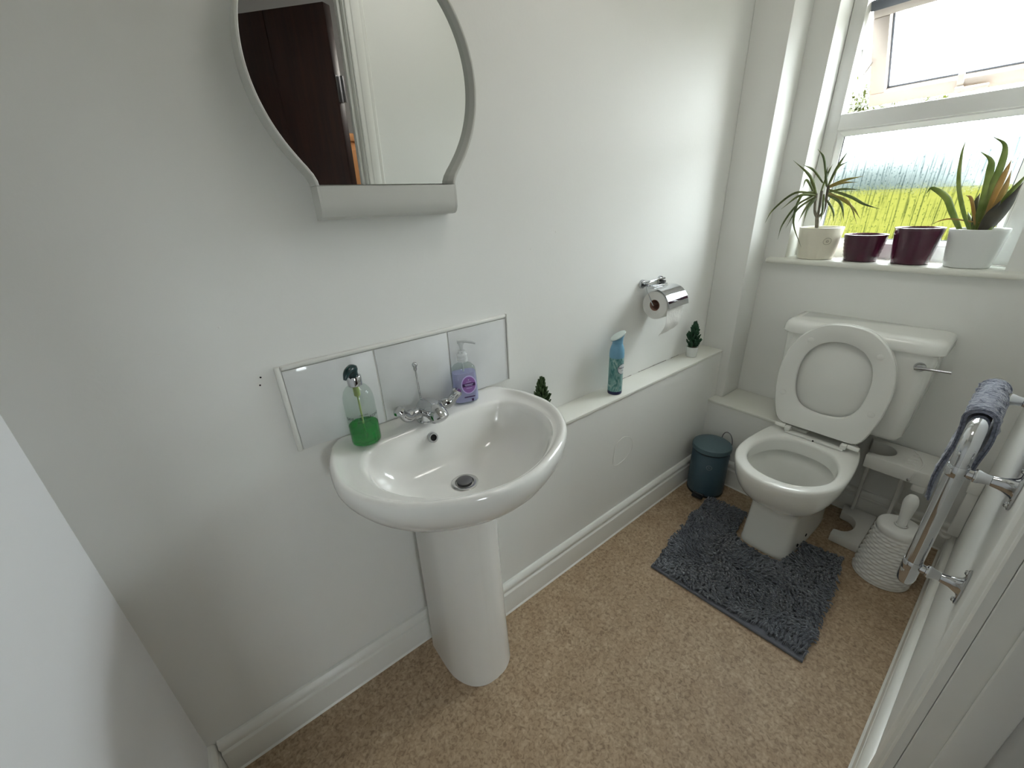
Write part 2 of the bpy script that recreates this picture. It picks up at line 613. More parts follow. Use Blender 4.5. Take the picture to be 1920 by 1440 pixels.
def sm2(pts, k=6, closed=False):
    q = [(p[0], p[1], 0) for p in pts]
    if closed:
        q = [q[-1]] + q + [q[0], q[1]]
        r = smooth_path(q, k)
        r = r[k:-k - 1]
        return [(p.x, p.y) for p in r]
    return [(p.x, p.y) for p in smooth_path(q, k)]

def lerp2(A, B, s):
    return [(a[0] + (b[0] - a[0]) * s, a[1] + (b[1] - a[1]) * s) for a, b in zip(A, B)]

def z3(P, z):
    return [(p[0], p[1], z) for p in P]

def sstep(a, b, x):
    t = max(0, min(1, (x - a) / (b - a)))
    return t * t * (3 - 2 * t)

def text_geo(body, size, depth=0.0):
    cu = bpy.data.curves.new('lettering', 'FONT')
    cu.body = body
    cu.size = size
    cu.align_x = 'CENTER'
    cu.align_y = 'CENTER'
    cu.resolution_u = 3
    cu.offset = size * 0.012
    o = bpy.data.objects.new('lettering', cu)
    C.objects.link(o)
    dg = bpy.context.evaluated_depsgraph_get()
    me = o.evaluated_get(dg).to_mesh()
    V = [v.co.copy() for v in me.vertices]
    F = [tuple(p.vertices) for p in me.polygons]
    o.evaluated_get(dg).to_mesh_clear()
    bpy.data.objects.remove(o)
    bpy.data.curves.remove(cu)
    return V, F

# ================================================================== the room
LAMP_FILL = 8.5
YS = -1.022       # door wall
XE = 2.05         # window wall
XW = -0.289       # wall on the left
HC = 2.36         # ceiling

obj('floor', *box((XW - 0.1, -2.4, -0.08), (XE + 0.25, 0.12, 0.0)), M['floor'], smooth=False, kind='structure')
obj('ceiling', *box((XW - 0.1, YS - 0.1, HC), (XE + 0.2, 0.12, HC + 0.1)), M['ceiling'], smooth=False, kind='structure')
wn = obj('wall_north', *box((XW - 0.1, 0.0, 0.0), (XE + 0.2, 0.12, HC)), M['wall'], smooth=False, kind='structure')
obj('wall_west', *box((XW - 0.1, -2.4, 0.0), (XW, 0.0, HC)), M['wall_west'], smooth=False, kind='structure')
WY0, WY1, WZ0, WZ1 = -0.855, -0.222, 1.045, 2.02
b = MB()
b.add(box((XE, YS - 0.1, -0.3), (XE + 0.26, 0.0, WZ0)))
b.add(box((XE, YS - 0.1, WZ1), (XE + 0.26, 0.0, HC)))
b.add(box((XE, WY1, WZ0), (XE + 0.26, 0.0, WZ1)))
b.add(box((XE, YS - 0.1, WZ0), (XE + 0.26, WY0, WZ1)))
obj('wall_east', b.V, b.F, M['wall'], smooth=False, kind='structure')
M['brick'] = mat('red_brick', (0.20, 0.095, 0.065), 0.9, col2=(0.30, 0.16, 0.11), scale=14, bump=0.4, bscale=40)
b = MB()
X0, X1 = XE + 0.2605, XE + 0.275
b.add(box((X0, -3.0, -0.32), (X1, 1.0, WZ0 + 0.02)))
b.add(box((X0, -3.0, WZ1), (X1, 1.0, 2.7)))
b.add(box((X0, WY1 - 0.004, WZ0 + 0.02), (X1, 1.0, WZ1)))
b.add(box((X0, -3.0, WZ0 + 0.02), (X1, WY0 + 0.004, WZ1)))
obj('wall_exterior_added', b.V, b.F, M['brick'], smooth=False, kind='structure')  # unseen brick skin, added to dim and warm the bounce onto the sash
DX0, DX1, DZ = -0.10, 0.67, 1.985
b = MB()
b.add(box((XW, YS - 0.1, 0.0), (DX0, YS, HC)))
b.add(box((DX1 + 0.02, YS - 0.1, 0.0), (XE, YS, HC)))
b.add(box((DX0, YS - 0.1, DZ + 0.02), (DX1 + 0.02, YS, HC)))
obj('wall_south', b.V, b.F, M['wall'], smooth=False, kind='structure')
for (x, z) in ((0.060, 1.015), (0.055, 0.999)):
    obj('screw_hole', *lathe([(0.0018, 0.0), (0.0018, 0.0006)], (x, -0.0006, z), 10, axis='y'), M['hole'], wn, fixn=True)
for (x, z, r) in ((-0.08, 1.1, 0.0012), (0.02, 1.13, 0.0014), (0.9, 1.24, 0.0014), (0.80, 1.2, 0.001)):
    obj('paint_nib', *lathe([(r * 1.6, 0.0), (r, -0.001)], (x, 0.0, z), 8, axis='y'), M['gloss'], wn)

# flush ceiling light added as fill, out of view above the frame
cl = thing('added_ceiling_lamp', (0.85, -0.52, HC - 0.0005), 'added round white flush ceiling light, out of view, giving fill light', 'ceiling light')
obj('lamp_base', *lathe([(0.165, -0.0006), (0.165, -0.018), (0.15, -0.022)], (0.85, -0.52, HC), 40), M['gloss'], cl)
me_ = bpy.data.materials.new('fill_lamp_glass')
me_.use_nodes = True
em = me_.node_tree.nodes.new('ShaderNodeEmission')
em.inputs['Color'].default_value = (1.0, 0.965, 0.91, 1)
em.inputs['Strength'].default_value = LAMP_FILL
me_.node_tree.links.new(em.outputs['Emission'], me_.node_tree.nodes['Material Output'].inputs['Surface'])
obj('opal_dome', *lathe([(0.150, -0.0225), (0.148, -0.035), (0.135, -0.052), (0.105, -0.066), (0.06, -0.075), (0.01, -0.078)], (0.85, -0.52, HC), 40), me_, cl)

# pipe boxing along the sink wall, ledge behind the pan, corner boxing
BX0 = 0.47
t1 = structure_root('trim_1', (BX0, -0.05, 0))
obj('boxing_panel', *box((BX0, -0.100, 0.0), (1.89, -0.0005, 0.640)), M['wall'], t1, smooth=False)
obj('ledge_board', *box((BX0 - 0.002, -0.103, 0.640), (1.888, -0.0005, 0.652), 0.0025), M['ledge'], t1)
pts = [(1.117, 0.368), (1.119, 0.41), (1.126, 0.446), (1.15, 0.458), (1.18, 0.462), (1.215, 0.445), (1.233, 0.418), (1.236, 0.39), (1.228, 0.372), (1.19, 0.352), (1.15, 0.345), (1.125, 0.352)]
pp = sm2(pts, 5, True)
obj('filler_patch', *tube([(x, -0.1004, z) for x, z in pp] + [(pp[0][0], -0.1004, pp[0][1])], 0.0011, 5), M['gloss'], t1)
M['crack'] = mat('dusty_crack', (0.26, 0.24, 0.21), 0.9)
for xa, xb in ((1.20, 1.33), (1.38, 1.58), (1.62, 1.68), (1.76, 1.86)):
    n = int((xb - xa) / 0.012) + 2
    rc = random.Random(int(xa * 100))
    obj('joint_crack', *tube([(xa + (xb - xa) * i / (n - 1), -0.0012, 0.6524 + rc.uniform(-0.0004, 0.0008)) for i in range(n)], [rc.uniform(0.0004, 0.0015) for i in range(n)], 5), M['crack'], t1)
t2 = structure_root('trim_2', (1.93, -0.3, 0))
obj('boxing_panel', *box((1.830, -0.52, 0.0), (XE - 0.0005, -0.1005, 0.400)), M['wall'], t2, smooth=False)
obj('ledge_board', *box((1.827, -0.522, 0.400), (XE - 0.0005, -0.1005, 0.413), 0.0025), M['ledge'], t2)
t3 = structure_root('trim_3', (1.97, -0.07, 0.4135))
obj('corner_boxing', *box((1.892, -0.138, 0.4135), (XE - 0.0005, -0.0005, HC - 0.001), 0.003), M['wall'], t3)

SK = [(0, 0), (0.0225, 0), (0.0205, 0.003), (0.018, 0.005), (0.018, 0.078), (0.0172, 0.083), (0.0145, 0.086), (0.011, 0.088), (0.0105, 0.093),
      (0.0125, 0.097), (0.0155, 0.100), (0.0165, 0.104), (0.0155, 0.110), (0.012, 0.117), (0.007, 0.121), (0, 0.122)]
def skirting(name, a, bb, nrm, mul=1.0, th=1.0):
    a, bb, nrm = Vector(a), Vector(bb), Vector(nrm)
    rings = [[p + nrm * d * th + Vector((0, 0, z * mul)) for d, z in SK] for p in (a, bb)]
    return obj(name, *loft(rings), M['gloss'], kind='structure', ang=30)
skirting('baseboard_north', (XW + 0.02, -0.0005, 0.0005), (BX0 - 0.001, -0.0005, 0.0005), (0, -1, 0))
skirting('baseboard_boxing', (BX0, -0.1005, 0.0005), (1.829, -0.1005, 0.0005), (0, -1, 0), 1.07)
skirting('baseboard_boxing_return', (1.8295, -0.12, 0.0005), (1.8295, -0.52, 0.0005), (-1, 0, 0), 1.07)
skirting('baseboard_east', (XE - 0.0005, -0.523, 0.0005), (XE - 0.0005, YS + 0.001, 0.0005), (-1, 0, 0))
skirting('baseboard_south', (0.748, YS + 0.0005, 0.0005), (XE - 0.024, YS + 0.0005, 0.0005), (0, 1, 0), 1.0, 1.15)
skirting('baseboard_west', (XW + 0.0005, YS + 0.001, 0.0005), (XW + 0.0005, -0.001, 0.0005), (1, 0, 0))

# ------------------------------------------------------------------ door and hall behind the camera (seen in the mirror)
d1 = structure_root('door_1', (DX1, YS - 0.05, 0))
AR = [(0.0, 0.0), (0.0, 0.010), (0.004, 0.012), (0.016, 0.012), (0.020, 0.016), (0.030, 0.0185), (0.044, 0.019), (0.050, 0.0165), (0.056, 0.018), (0.062, 0.018), (0.065, 0.015), (0.065, 0.0)]
def arch_v(x, sgn, z1, y, ys):
    rings = [[(x + sgn * a, y + ys * d, z) for a, d in AR] for z in (0.001, z1)]
    return loft(rings)
obj('architrave', *arch_v(DX1 + 0.006, 1, DZ + 0.07, YS + 0.0003, 1), M['gloss'], d1, ang=25)
obj('architrave', *arch_v(DX0 + 0.002, -1, DZ + 0.07, YS + 0.0003, 1), M['gloss'], d1, ang=25)
rings = [[(x, YS + 0.0003 + d, DZ + 0.006 + a) for a, d in AR] for x in (DX0 + 0.003, DX1 + 0.005)]
obj('architrave', *loft(rings), M['gloss'], d1, ang=25)
obj('door_lining', *box((DX1, YS - 0.1, 0.001), (DX1 + 0.019, YS - 0.0003, DZ), 0.002), M['gloss'], d1)
obj('door_lining', *box((DX0 - 0.001 + 0.001, YS - 0.1, 0.001), (DX0 + 0.019, YS - 0.0003, DZ), 0.002), M['gloss'], d1)
obj('door_lining', *box((DX0 + 0.02, YS - 0.1, DZ), (DX1 - 0.001, YS - 0.0003, DZ + 0.019), 0.002), M['gloss'], d1)
obj('door_stop', *box((DX1 - 0.013, YS - 0.062, 0.001), (DX1 - 0.0003, YS - 0.026, DZ - 0.001), 0.003), M['gloss'], d1)
# leaf, hinged on the hall side of the lining and swung out into the hall
hx, hy = DX1 - 0.018, YS - 0.108
ang = math.radians(233)
du = Vector((math.cos(ang), math.sin(ang), 0))
dn = Vector((-du.y, du.x, 0))
def leaf_box(u0, u1, n0, n1, z0, z1, bev=0.003):
    V, F = box((u0, n0, z0), (u1, n1, z1), bev)
    return [Vector((hx, hy, 0)) + du * v[0] + dn * v[1] + Vector((0, 0, v[2])) for v in V], F
obj('door_leaf', *leaf_box(0.010, 0.735, -0.02, 0.02, 0.008, DZ - 0.012), M['brown'], d1)
obj('door_stile', *leaf_box(0.30, 0.735, -0.0225, -0.0203, 0.01, DZ - 0.014, 0.001), M['brown'], d1)
for z in (0.25, 1.0, 1.66):
    obj('hinge', *lathe([(0.006, 0), (0.006, 0.09)], (hx + 0.008, hy - 0.004, z), 12), M['steel'], d1)
    obj('hinge_plate', *leaf_box(0.0075, 0.0095, -0.016, 0.016, z, z + 0.09, 0.0), M['steel'], d1)
# hall shell
b = MB()
HW = (-0.22, 0.08, 1.05, 1.52)  # opening of an unseen hall window, added to send fill daylight through the doorway
b.add(box((XW, -2.5, 0.0), (HW[0], -2.4, 2.45)))
b.add(box((HW[1], -2.5, 0.0), (2.3, -2.4, 2.45)))
b.add(box((HW[0], -2.5, 0.0), (HW[1], -2.4, HW[2])))
b.add(box((HW[0], -2.5, HW[3]), (HW[1], -2.4, 2.45)))
b.add(box((2.2, -2.4, 0.0), (2.3, YS - 0.1, 2.45)))
obj('wall_hall', b.V, b.F, M['hall'], smooth=False, kind='structure')
obj('ceiling_hall', *box((XW - 0.1, -2.5, 2.36), (2.3, YS - 0.1, 2.45)), M['hall'], smooth=False, kind='structure')
obj('floor_hall', *box((XW - 0.1, -2.5, -0.08), (2.3, YS - 0.13, 0.0008)), M['hallfloor'], smooth=False, kind='structure')
w2 = structure_root('window_added', (0, -2.45, HW[2]))
for lo, hi in (((HW[0], -2.46, HW[2]), (HW[0] + 0.03, -2.43, HW[3])), ((HW[1] - 0.03, -2.46, HW[2]), (HW[1], -2.43, HW[3])),
               ((HW[0] + 0.03, -2.46, HW[2]), (HW[1] - 0.03, -2.43, HW[2] + 0.03)), ((HW[0] + 0.03, -2.46, HW[3] - 0.03), (HW[1] - 0.03, -2.43, HW[3]))):
    obj('added_window_frame', *box(lo, hi, 0.002), M['upvc'], w2)
obj('added_window_pane', *box((HW[0] + 0.031, -2.449, HW[2] + 0.031), (HW[1] - 0.031, -2.445, HW[3] - 0.031)), M['clearglass'], w2, smooth=False)
pc = thing('pine_cupboard', (1.3, -1.95, 0), 'orange pine cupboard glimpsed through the door gap in the mirror', 'cupboard')
obj('carcass', *box((0.80, -2.35, 0.03), (1.75, -1.75, 1.56), 0.004), M['pine'], pc)
obj('cupboard_top', *box((0.78, -2.37, 1.56), (1.77, -1.73, 1.60), 0.008), M['pine'], pc)
obj('plinth', *box((0.82, -2.33, 0.001), (1.73, -1.77, 0.03)), M['pine'], pc)
obj('cupboard_door', *box((0.83, -1.749, 0.06), (1.27, -1.73, 1.52), 0.004), M['pine'], pc)
obj('cupboard_door', *box((1.28, -1.749, 0.06), (1.72, -1.73, 1.52), 0.004), M['pine'], pc)
hl = bpy.data.lights.new('added_hall_bulb', 'POINT')  # added unseen lamp, brightens the cupboard behind the door gap
hl.energy = 9.0
hl.color = (1.0, 0.95, 0.88)
hl.shadow_soft_size = 0.12
hlo = bpy.data.objects.new('added_hall_bulb', hl)
C.objects.link(hlo)
hlo.location = (1.30, -1.35, 1.93)
lam = thing('added_hall_pendant', (1.30, -1.35, 2.359), 'small unseen pendant lamp added in the hall to light the cupboard', 'lamp')
obj('cord', *tube([(1.30, -1.35, 2.358), (1.30, -1.35, 2.1)], 0.003, 6), M['cable'], lam)
obj('lamp_shade', *lathe([(0.03, 0.12), (0.09, 0.0), (0.088, 0.0), (0.028, 0.118)], (1.30, -1.35, 2.0), 24, False, False), M['paper'], lam)

# ------------------------------------------------------------------ window
w1 = structure_root('window_1', (2.17, -0.54, WZ0))
FX0, FX1 = 2.170, 2.235
def frame_bar(name, lo, hi, parent=w1, m='upvc', bev=0.005):
    return obj(name, *box(lo, hi, bev), M[m], parent)
frame_bar('frame_jamb', (FX0, -0.268, WZ0 + 0.06), (FX1, WY1 - 0.0005, WZ1 - 0.0005))
frame_bar('frame_jamb', (FX0, WY0 + 0.0005, WZ0 + 0.06), (FX1, -0.810, WZ1 - 0.0005))
frame_bar('frame_cill', (FX0, WY0 + 0.0005, WZ0 + 0.016), (FX1, WY1 - 0.0005, 1.112))
frame_bar('frame_transom', (FX0 - 0.002, -0.812, 1.530), (FX1, -0.266, 1.586))
frame_bar('frame_head', (FX0, -0.812, 1.985), (FX1, -0.266, WZ1 - 0.0005))
# sloped glazing beads round the fixed pane
def bead(p):
    return bevel_prism(p[0], p[1], 0.0015, 1)
def bar_bead(a, bb, inward, depth=0.022, wid=0.020):
    a, bb, inward = Vector(a), Vector(bb), Vector(inward)
    X = Vector((1, 0, 0))
    r = []
    for p, s in ((a, 1), (bb, -1)):
        along = (bb - a).normalized() * s
        r.append([p, p + inward * wid * 0.25 + along * wid * 0.25, p + inward * wid + along * wid + X * depth * 0.7, p + inward * wid + along * wid + X * depth, p + X * depth])
    return loft(r)
bx = FX0 + 0.004
for a_, b_, iw in (((bx, -0.268, 1.112), (bx, -0.810, 1.112), (0, 0, 1)), ((bx, -0.810, 1.530), (bx, -0.268, 1.530), (0, 0, -1)),
                   ((bx, -0.268, 1.530), (bx, -0.268, 1.112), (0, -1, 0)), ((bx, -0.810, 1.112), (bx, -0.810, 1.530), (0, 1, 0))):
    obj('glazing_bead', *bar_bead(a_, b_, iw), M['upvc'], w1, ang=20)
b = MB()
for lo, hi in (((0, -0.2905, 1.132), (0.004, -0.2875, 1.511)), ((0, -0.7905, 1.132), (0.004, -0.7875, 1.511)), ((0, -0.7875, 1.132), (0.004, -0.2905, 1.1345)), ((0, -0.7875, 1.509), (0.004, -0.2905, 1.511))):
    b.add(box((FX0 + 0.0255 + lo[0], lo[1], lo[2]), (FX0 + 0.0255 + hi[0], hi[1], hi[2])))
obj('pane_gasket', b.V, b.F, M['gasket'], w1, smooth=False)
obj('obscured_pane', *box((FX0 + 0.030, -0.806, 1.116), (FX0 + 0.036, -0.272, 1.526)), M['obscured'], w1, smooth=False)
# window board
sl = obj('window_sill', *box((2.015, -0.905, 1.038), (FX0 + 0.02, -0.158, 1.060), 0.009, 4), M['ledge'], w1)
# top-hung vent sash pushed open
tilt = math.radians(38)
SY0, SY1 = -0.806, -0.272
hz, hxs = 1.925, 2.215
down = Vector((math.sin(tilt), 0, -math.cos(tilt)))
outw = Vector((math.cos(tilt), 0, math.sin(tilt)))
def sash_box(u0, u1, y0, y1, n0, n1, bev=0.004):
    V, F = box((n0, y0, u0), (n1, y1, u1), bev)
    return [Vector((hxs, 0, hz)) + down * v[2] + outw * v[0] + Vector((0, v[1], 0)) for v in V], F
SL = 0.375
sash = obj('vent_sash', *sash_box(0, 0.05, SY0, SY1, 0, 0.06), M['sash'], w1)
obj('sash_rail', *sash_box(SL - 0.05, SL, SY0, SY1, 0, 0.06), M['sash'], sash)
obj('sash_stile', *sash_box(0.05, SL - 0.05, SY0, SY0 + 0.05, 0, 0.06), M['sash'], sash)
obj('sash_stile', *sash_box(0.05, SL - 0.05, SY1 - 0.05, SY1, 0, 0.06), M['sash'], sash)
b = MB()
b.add(sash_box(0.05, 0.056, SY0 + 0.05, SY1 - 0.05, 0.028, 0.034, 0))
b.add(sash_box(SL - 0.056, SL - 0.05, SY0 + 0.05, SY1 - 0.05, 0.028, 0.034, 0))
b.add(sash_box(0.05, SL - 0.05, SY0 + 0.05, SY0 + 0.056, 0.028, 0.034, 0))
b.add(sash_box(0.05, SL - 0.05, SY1 - 0.056, SY1 - 0.05, 0.028, 0.034, 0))
obj('sash_gasket', b.V, b.F, M['gasket'], sash, smooth=False)
obj('sash_pane', *sash_box(0.052, SL - 0.052, SY0 + 0.052, SY1 - 0.052, 0.036, 0.040, 0), M['clearglass'], sash, smooth=False)
obj('sash_weather_bar', *sash_box(-0.012, 0.02, SY0 - 0.004, SY1 + 0.004, -0.012, -0.0005, 0.003), M['gasket'], sash)
# handle on the bottom rail
b = MB()
b.add(sash_box(SL - 0.075, SL - 0.008, -0.550, -0.532, -0.012, -0.0005, 0.004))
b.add(sash_box(SL - 0.030, SL - 0.012, -0.620, -0.550, -0.026, -0.012, 0.005))
b.add(lathe([(0.011, 0), (0.011, 0.02)], (0, 0, 0), 12) if False else sash_box(SL - 0.034, SL - 0.010, -0.556, -0.530, -0.024, -0.010, 0.006))
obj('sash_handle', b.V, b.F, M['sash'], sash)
# friction stays
for y in (-0.276, -0.800):
    p0 = Vector((FX0 + 0.03, y, 1.60))
    p1 = Vector((hxs, y, hz)) + down * 0.20 + outw * 0.02
    p2 = Vector((FX0 + 0.03, y, 1.76))
    obj('friction_stay', *tube([p0 + Vector((0.0, 0, 0.06)), p1], 0.0045, 6), M['chrome_dull'], sash)
    obj('friction_stay', *tube([p2 + Vector((0, 0, 0.03)), (p0 + Vector((0, 0, 0.06))) * 0.55 + p1 * 0.45], 0.0035, 6), M['chrome_dull'], sash)

# ------------------------------------------------------------------ outside: lawn, hedge line, a tree
gv, gf = [], []
gx = [-30, 3.0, 4.5, 8, 14, 20, 26, 32, 45, 70]
gz = [-0.32, -0.32, -0.28, -0.08, 0.34, 0.76, 1.12, 1.26, 1.30, 1.30]
for i, (x, z) in enumerate(zip(gx, gz)):
    gv += [(x, -45, z), (x, 65, z)]
    if i:
        gf.append((2 * i - 2, 2 * i, 2 * i + 1, 2 * i - 1))
obj('lawn_ground', gv, gf, M['grass'], kind='structure', ang=80)
def leaf_cloud(c, rad, n, size, seed):
    rnd = random.Random(seed)
    V, F = [], []
    for i in range(n):
        while True:
            p = Vector((rnd.uniform(-1, 1), rnd.uniform(-1, 1), rnd.uniform(-1, 1)))
            if p.length <= 1:
                break
        p = p * (0.55 + 0.45 * p.length)
        q = Vector((c[0] + p.x * rad[0], c[1] + p.y * rad[1], c[2] + p.z * rad[2]))
        d = Vector((rnd.gauss(0, 1), rnd.gauss(0, 1), rnd.gauss(0, 1))).normalized()
        e = d.orthogonal().normalized()
        s = size * rnd.uniform(0.6, 1.3)
        k = len(V)
        V += [q - d * s, q + e * s * 0.45, q + d * s, q - e * s * 0.45]
        F.append((k, k + 1, k + 2, k + 3))
    return V, F
tr = thing('garden_tree', (6.4, 1.1, -0.32), 'leafy green tree outside beyond the open window vent', 'tree')
obj('trunk', *tube(smooth_path([(6.4, 1.1, -0.32), (6.42, 1.12, 0.7), (6.38, 1.15, 1.5), (6.4, 1.25, 2.2)]), [0.09, 0.088, 0.086, 0.083, 0.08, 0.077, 0.074, 0.071, 0.068, 0.064, 0.06, 0.056, 0.052, 0.047, 0.042, 0.037, 0.032, 0.026, 0.02], 8), M['bark'], tr)
b = MB()
b.add(leaf_cloud((6.4, 1.35, 2.22), (0.6, 0.60, 0.32), 1500, 0.036, 5))
b.add(leaf_cloud((6.3, 0.82, 2.12), (0.4, 0.30, 0.20), 420, 0.034, 6))
for k in range(26):
    rnd = random.Random(100 + k)
    yy = rnd.uniform(0.10, 1.05)
    b.add(leaf_cloud((6.3, yy, 2.02 + rnd.random() * (0.02 + 0.32 * yy)), (0.12, 0.08, 0.06), 12, 0.034, 200 + k))
obj('foliage', b.V, b.F, M['leaf_tree'], tr, smooth=False, kind='stuff', fixn=False)
rings = []
for i in range(81):
    y = -30 + 75 * i / 80
    ring = []
    for j in range(13):
        a = math.pi * j / 12
        wob = 1 + 0.30 * noise.noise(Vector((y * 0.23, j * 0.35, 2.0))) + 0.12 * noise.noise(Vector((y * 0.9, j * 0.9, 5.0)))
        ring.append((33 - 3.0 * math.cos(a) * wob, y, 1.10 + 2.7 * (math.sin(a) ** 0.7) * wob))
    rings.append(ring)
obj('garden_hedge', *loft(rings), M['leaf_far'], loc=(33, 5, 1.10), ang=70,
    label='long blue-green hedge far off beyond the lawn, seen through the window', cat='hedge')

# ================================================================== splashback
sp = thing('tiled_splashback', (0.39, -0.004, 0.823), 'white glazed three-tile splashback on the wall above the basin', 'splashback')
TZ0, TZ1 = 0.8255, 1.019
obj('adhesive_bed', *box((0.088, -0.005, TZ0), (0.696, -0.0004, 1.029)), M['grout'], sp, smooth=False)
for x0, x1 in ((0.0985, 0.2945), (0.2985, 0.4945), (0.4985, 0.6905)):
    obj('tile', *box((x0, -0.0085, TZ0 + 0.001), (x1, -0.0052, TZ1), 0.0012, 2), M['tile'], sp)
obj('edge_trim', *box((0.086, -0.0115, TZ0), (0.0970, -0.0006, 1.031), 0.004, 3), M['tiletrim'], sp)
obj('edge_trim', *box((0.0975, -0.0115, 1.020), (0.6915, -0.0006, 1.031), 0.004, 3), M['tiletrim'], sp)
obj('edge_trim', *box((0.692, -0.0115, TZ0), (0.697, -0.0006, 1.031), 0.002, 3), M['tiletrim'], sp)

# ================================================================== round mirror with little shelf
mi = thing('wall_mirror', (0.39, -0.002, 1.32), 'round wall mirror with silver-grey rim and small shelf below', 'mirror')
mc = (0.389, 1.556)
half = [(180, 0.226), (160, 0.226), (140, 0.226), (120, 0.226), (100, 0.226), (85, 0.226), (72, 0.226), (60, 0.2265), (52, 0.2275), (46, 0.2295), (42.5, 0.2325), (40, 0.2375), (39, 0.2415)]
arc = []
for i in range(len(half) - 1):
    for t in range(8):
        u = t / 8
        arc.append((half[i][0] + (half[i + 1][0] - half[i][0]) * u, half[i][1] + (half[i + 1][1] - half[i][1]) * sstep(0, 1, u) if False else half[i][1] + (half[i + 1][1] - half[i][1]) * u))
arc.append(half[-1])
left = [(mc[0] - r * math.sin(math.radians(a)), mc[1] - r * math.cos(math.radians(a))) for a, r in arc]
right = [(2 * mc[0] - x, z) for x, z in left]
path = right[::-1] + left[1:]                  # from right foot over the top to left foot
MY0, MY1, MT = -0.001, -0.046, 0.006
rings = []
for i, (x, z) in enumerate(path):
    p, q = path[max(i - 1, 0)], path[min(i + 1, len(path) - 1)]
    tx, tz = q[0] - p[0], q[1] - p[1]
    L = math.hypot(tx, tz)
    nx, nz = tz / L, -tx / L
    if (nx * (x - mc[0]) + nz * (z - mc[1])) > 0:
        nx, nz = -nx, -nz
    a = (x, z)
    c_ = (x + nx * MT, z + nz * MT)
    rings.append([(a[0], MY0, a[1]), (a[0], MY1 + 0.0015, a[1]), (a[0] + nx * 0.0015, MY1, a[1] + nz * 0.0015), (c_[0] - nx * 0.0015, MY1, c_[1] - nz * 0.0015), (c_[0], MY1 + 0.0015, c_[1]), (c_[0], MY0, c_[1])])
obj('mirror_rim', *loft(rings), M['mframe'], mi, ang=30)
ins = [(mc[0] + (x - mc[0]) * 0.985, mc[1] + (z - mc[1]) * 0.985) for x, z in path]
my_, mp_ = math.tan(math.radians(1.5)), math.tan(math.radians(2.0))   # the glass hangs slightly out of true
obj('mirror_glass', *prism([(x, -0.0205 - my_ * (x - mc[0]) - mp_ * (z - mc[1]), z) for x, z in ins], (0, 0.003, 0)), M['mirror'], mi, smooth=False)
SX0, SX1 = left[-1][0] + 0.0005, right[-1][0] - 0.0005
zt = left[-1][1] - 0.001
prof = [(-0.046, zt), (-0.047, zt - 0.02), (-0.0475, zt - 0.034), (-0.046, zt - 0.046), (-0.041, zt - 0.055), (-0.033, zt - 0.0595), (-0.02, zt - 0.0605), (-0.001, zt - 0.0605)]
inn = [(-0.001, zt - 0.0565), (-0.02, zt - 0.0565), (-0.032, zt - 0.0555), (-0.0385, zt - 0.051), (-0.042, zt - 0.044), (-0.0435, zt - 0.034), (-0.043, zt - 0.02), (-0.042, zt)]
obj('mirror_shelf', *loft([[(x, y, z) for y, z in prof + inn] for x in (SX0 + 0.005, SX1 - 0.005)]), M['mframe'], mi, ang=30)
for x in (SX0, SX1 - 0.0048):
    obj('shelf_cheek', *prism([(x, y, z) for y, z in prof + [(-0.001, zt)]], (0.0048, 0, 0)), M['mframe'], mi, ang=30)

# ================================================================== pedestal basin
bas = thing('pedestal_basin', (0.40, -0.15, 0), 'white ceramic pedestal wash basin with chrome mixer tap', 'wash basin')
BXC = 0.40
hw = [(-0.001, 0.222), (-0.02, 0.238), (-0.045, 0.255), (-0.10, 0.275), (-0.16, 0.2845), (-0.20, 0.2845), (-0.25, 0.272), (-0.30, 0.246), (-0.345, 0.208), (-0.385, 0.152), (-0.412, 0.095), (-0.427, 0.045), (-0.431, 0.0)]
hws = sm2([(w, y) for y, w in hw], 5)
O = [(BXC + w, y) for w, y in hws] + [(BXC - w, y) for w, y in hws[::-1][1:]]
bc = (0.40, -0.205)
N = 128
On = polar(O, bc, N)
hb = [(-0.078, 0.0), (-0.079, 0.10), (-0.083, 0.165), (-0.096, 0.196), (-0.125, 0.216), (-0.17, 0.227), (-0.22, 0.226), (-0.27, 0.210), (-0.32, 0.173), (-0.36, 0.122), (-0.387, 0.066), (-0.399, 0.0)]
hbs = sm2([(w, y) for y, w in hb], 5)
Bo = [(BXC + 0.008 + w, y) for w, y in hbs] + [(BXC + 0.008 - w, y) for w, y in hbs[::-1][1:]]
Bn = polar(Bo, bc, N)
# pedestal plan outline
def ped_outline(w, yb, yf):
    q = [(0.0, yb), (w * 0.85, yb), (w * 0.985, yb - 0.01), (w, yb - 0.03), (w, yb - (yb - yf) * 0.48), (w * 0.93, yb - (yb - yf) * 0.68), (w * 0.70, yb - (yb - yf) * 0.87), (w * 0.36, yb - (yb - yf) * 0.975), (0, yf)]
    q = sm2(q, 4)
    return [(BXC + x, y) for x, y in q] + [(BXC - x, y) for x, y in q[::-1][1:]]
Pn = polar(ped_outline(0.118, -0.03, -0.27), bc, N)
def inset(A, d, c=bc):
    out = []
    for p in A:
        v = Vector((p[0] - c[0], p[1] - c[1]))
        L = v.length
        out.append((c[0] + v.x * (1 - d / L), c[1] + v.y * (1 - d / L)))
    return out
ZD = 0.822
def lipz(A, up, low):
    # raised lip round the sides and front, flat deck at the back
    return [(p[0], p[1], ZD + (up - ZD) * 0 + (low * sstep(-0.02, -0.10, p[1]))) for p in A]
def clampback(R):
    return [(p[0], min(p[1], -0.0006), p[2]) for p in R]
rings = []
for s, z in ((1.0, 0.652), (0.86, 0.660), (0.66, 0.676), (0.46, 0.697), (0.28, 0.722), (0.14, 0.748), (0.05, 0.773), (0.01, 0.792)):
    rings.append(clampback(z3(lerp2(On, Pn, s), z)))
rings.append(clampback(z3(On, 0.806)))
rings.append(clampback(lipz(inset(On, 0.0015), 0, -0.003)))
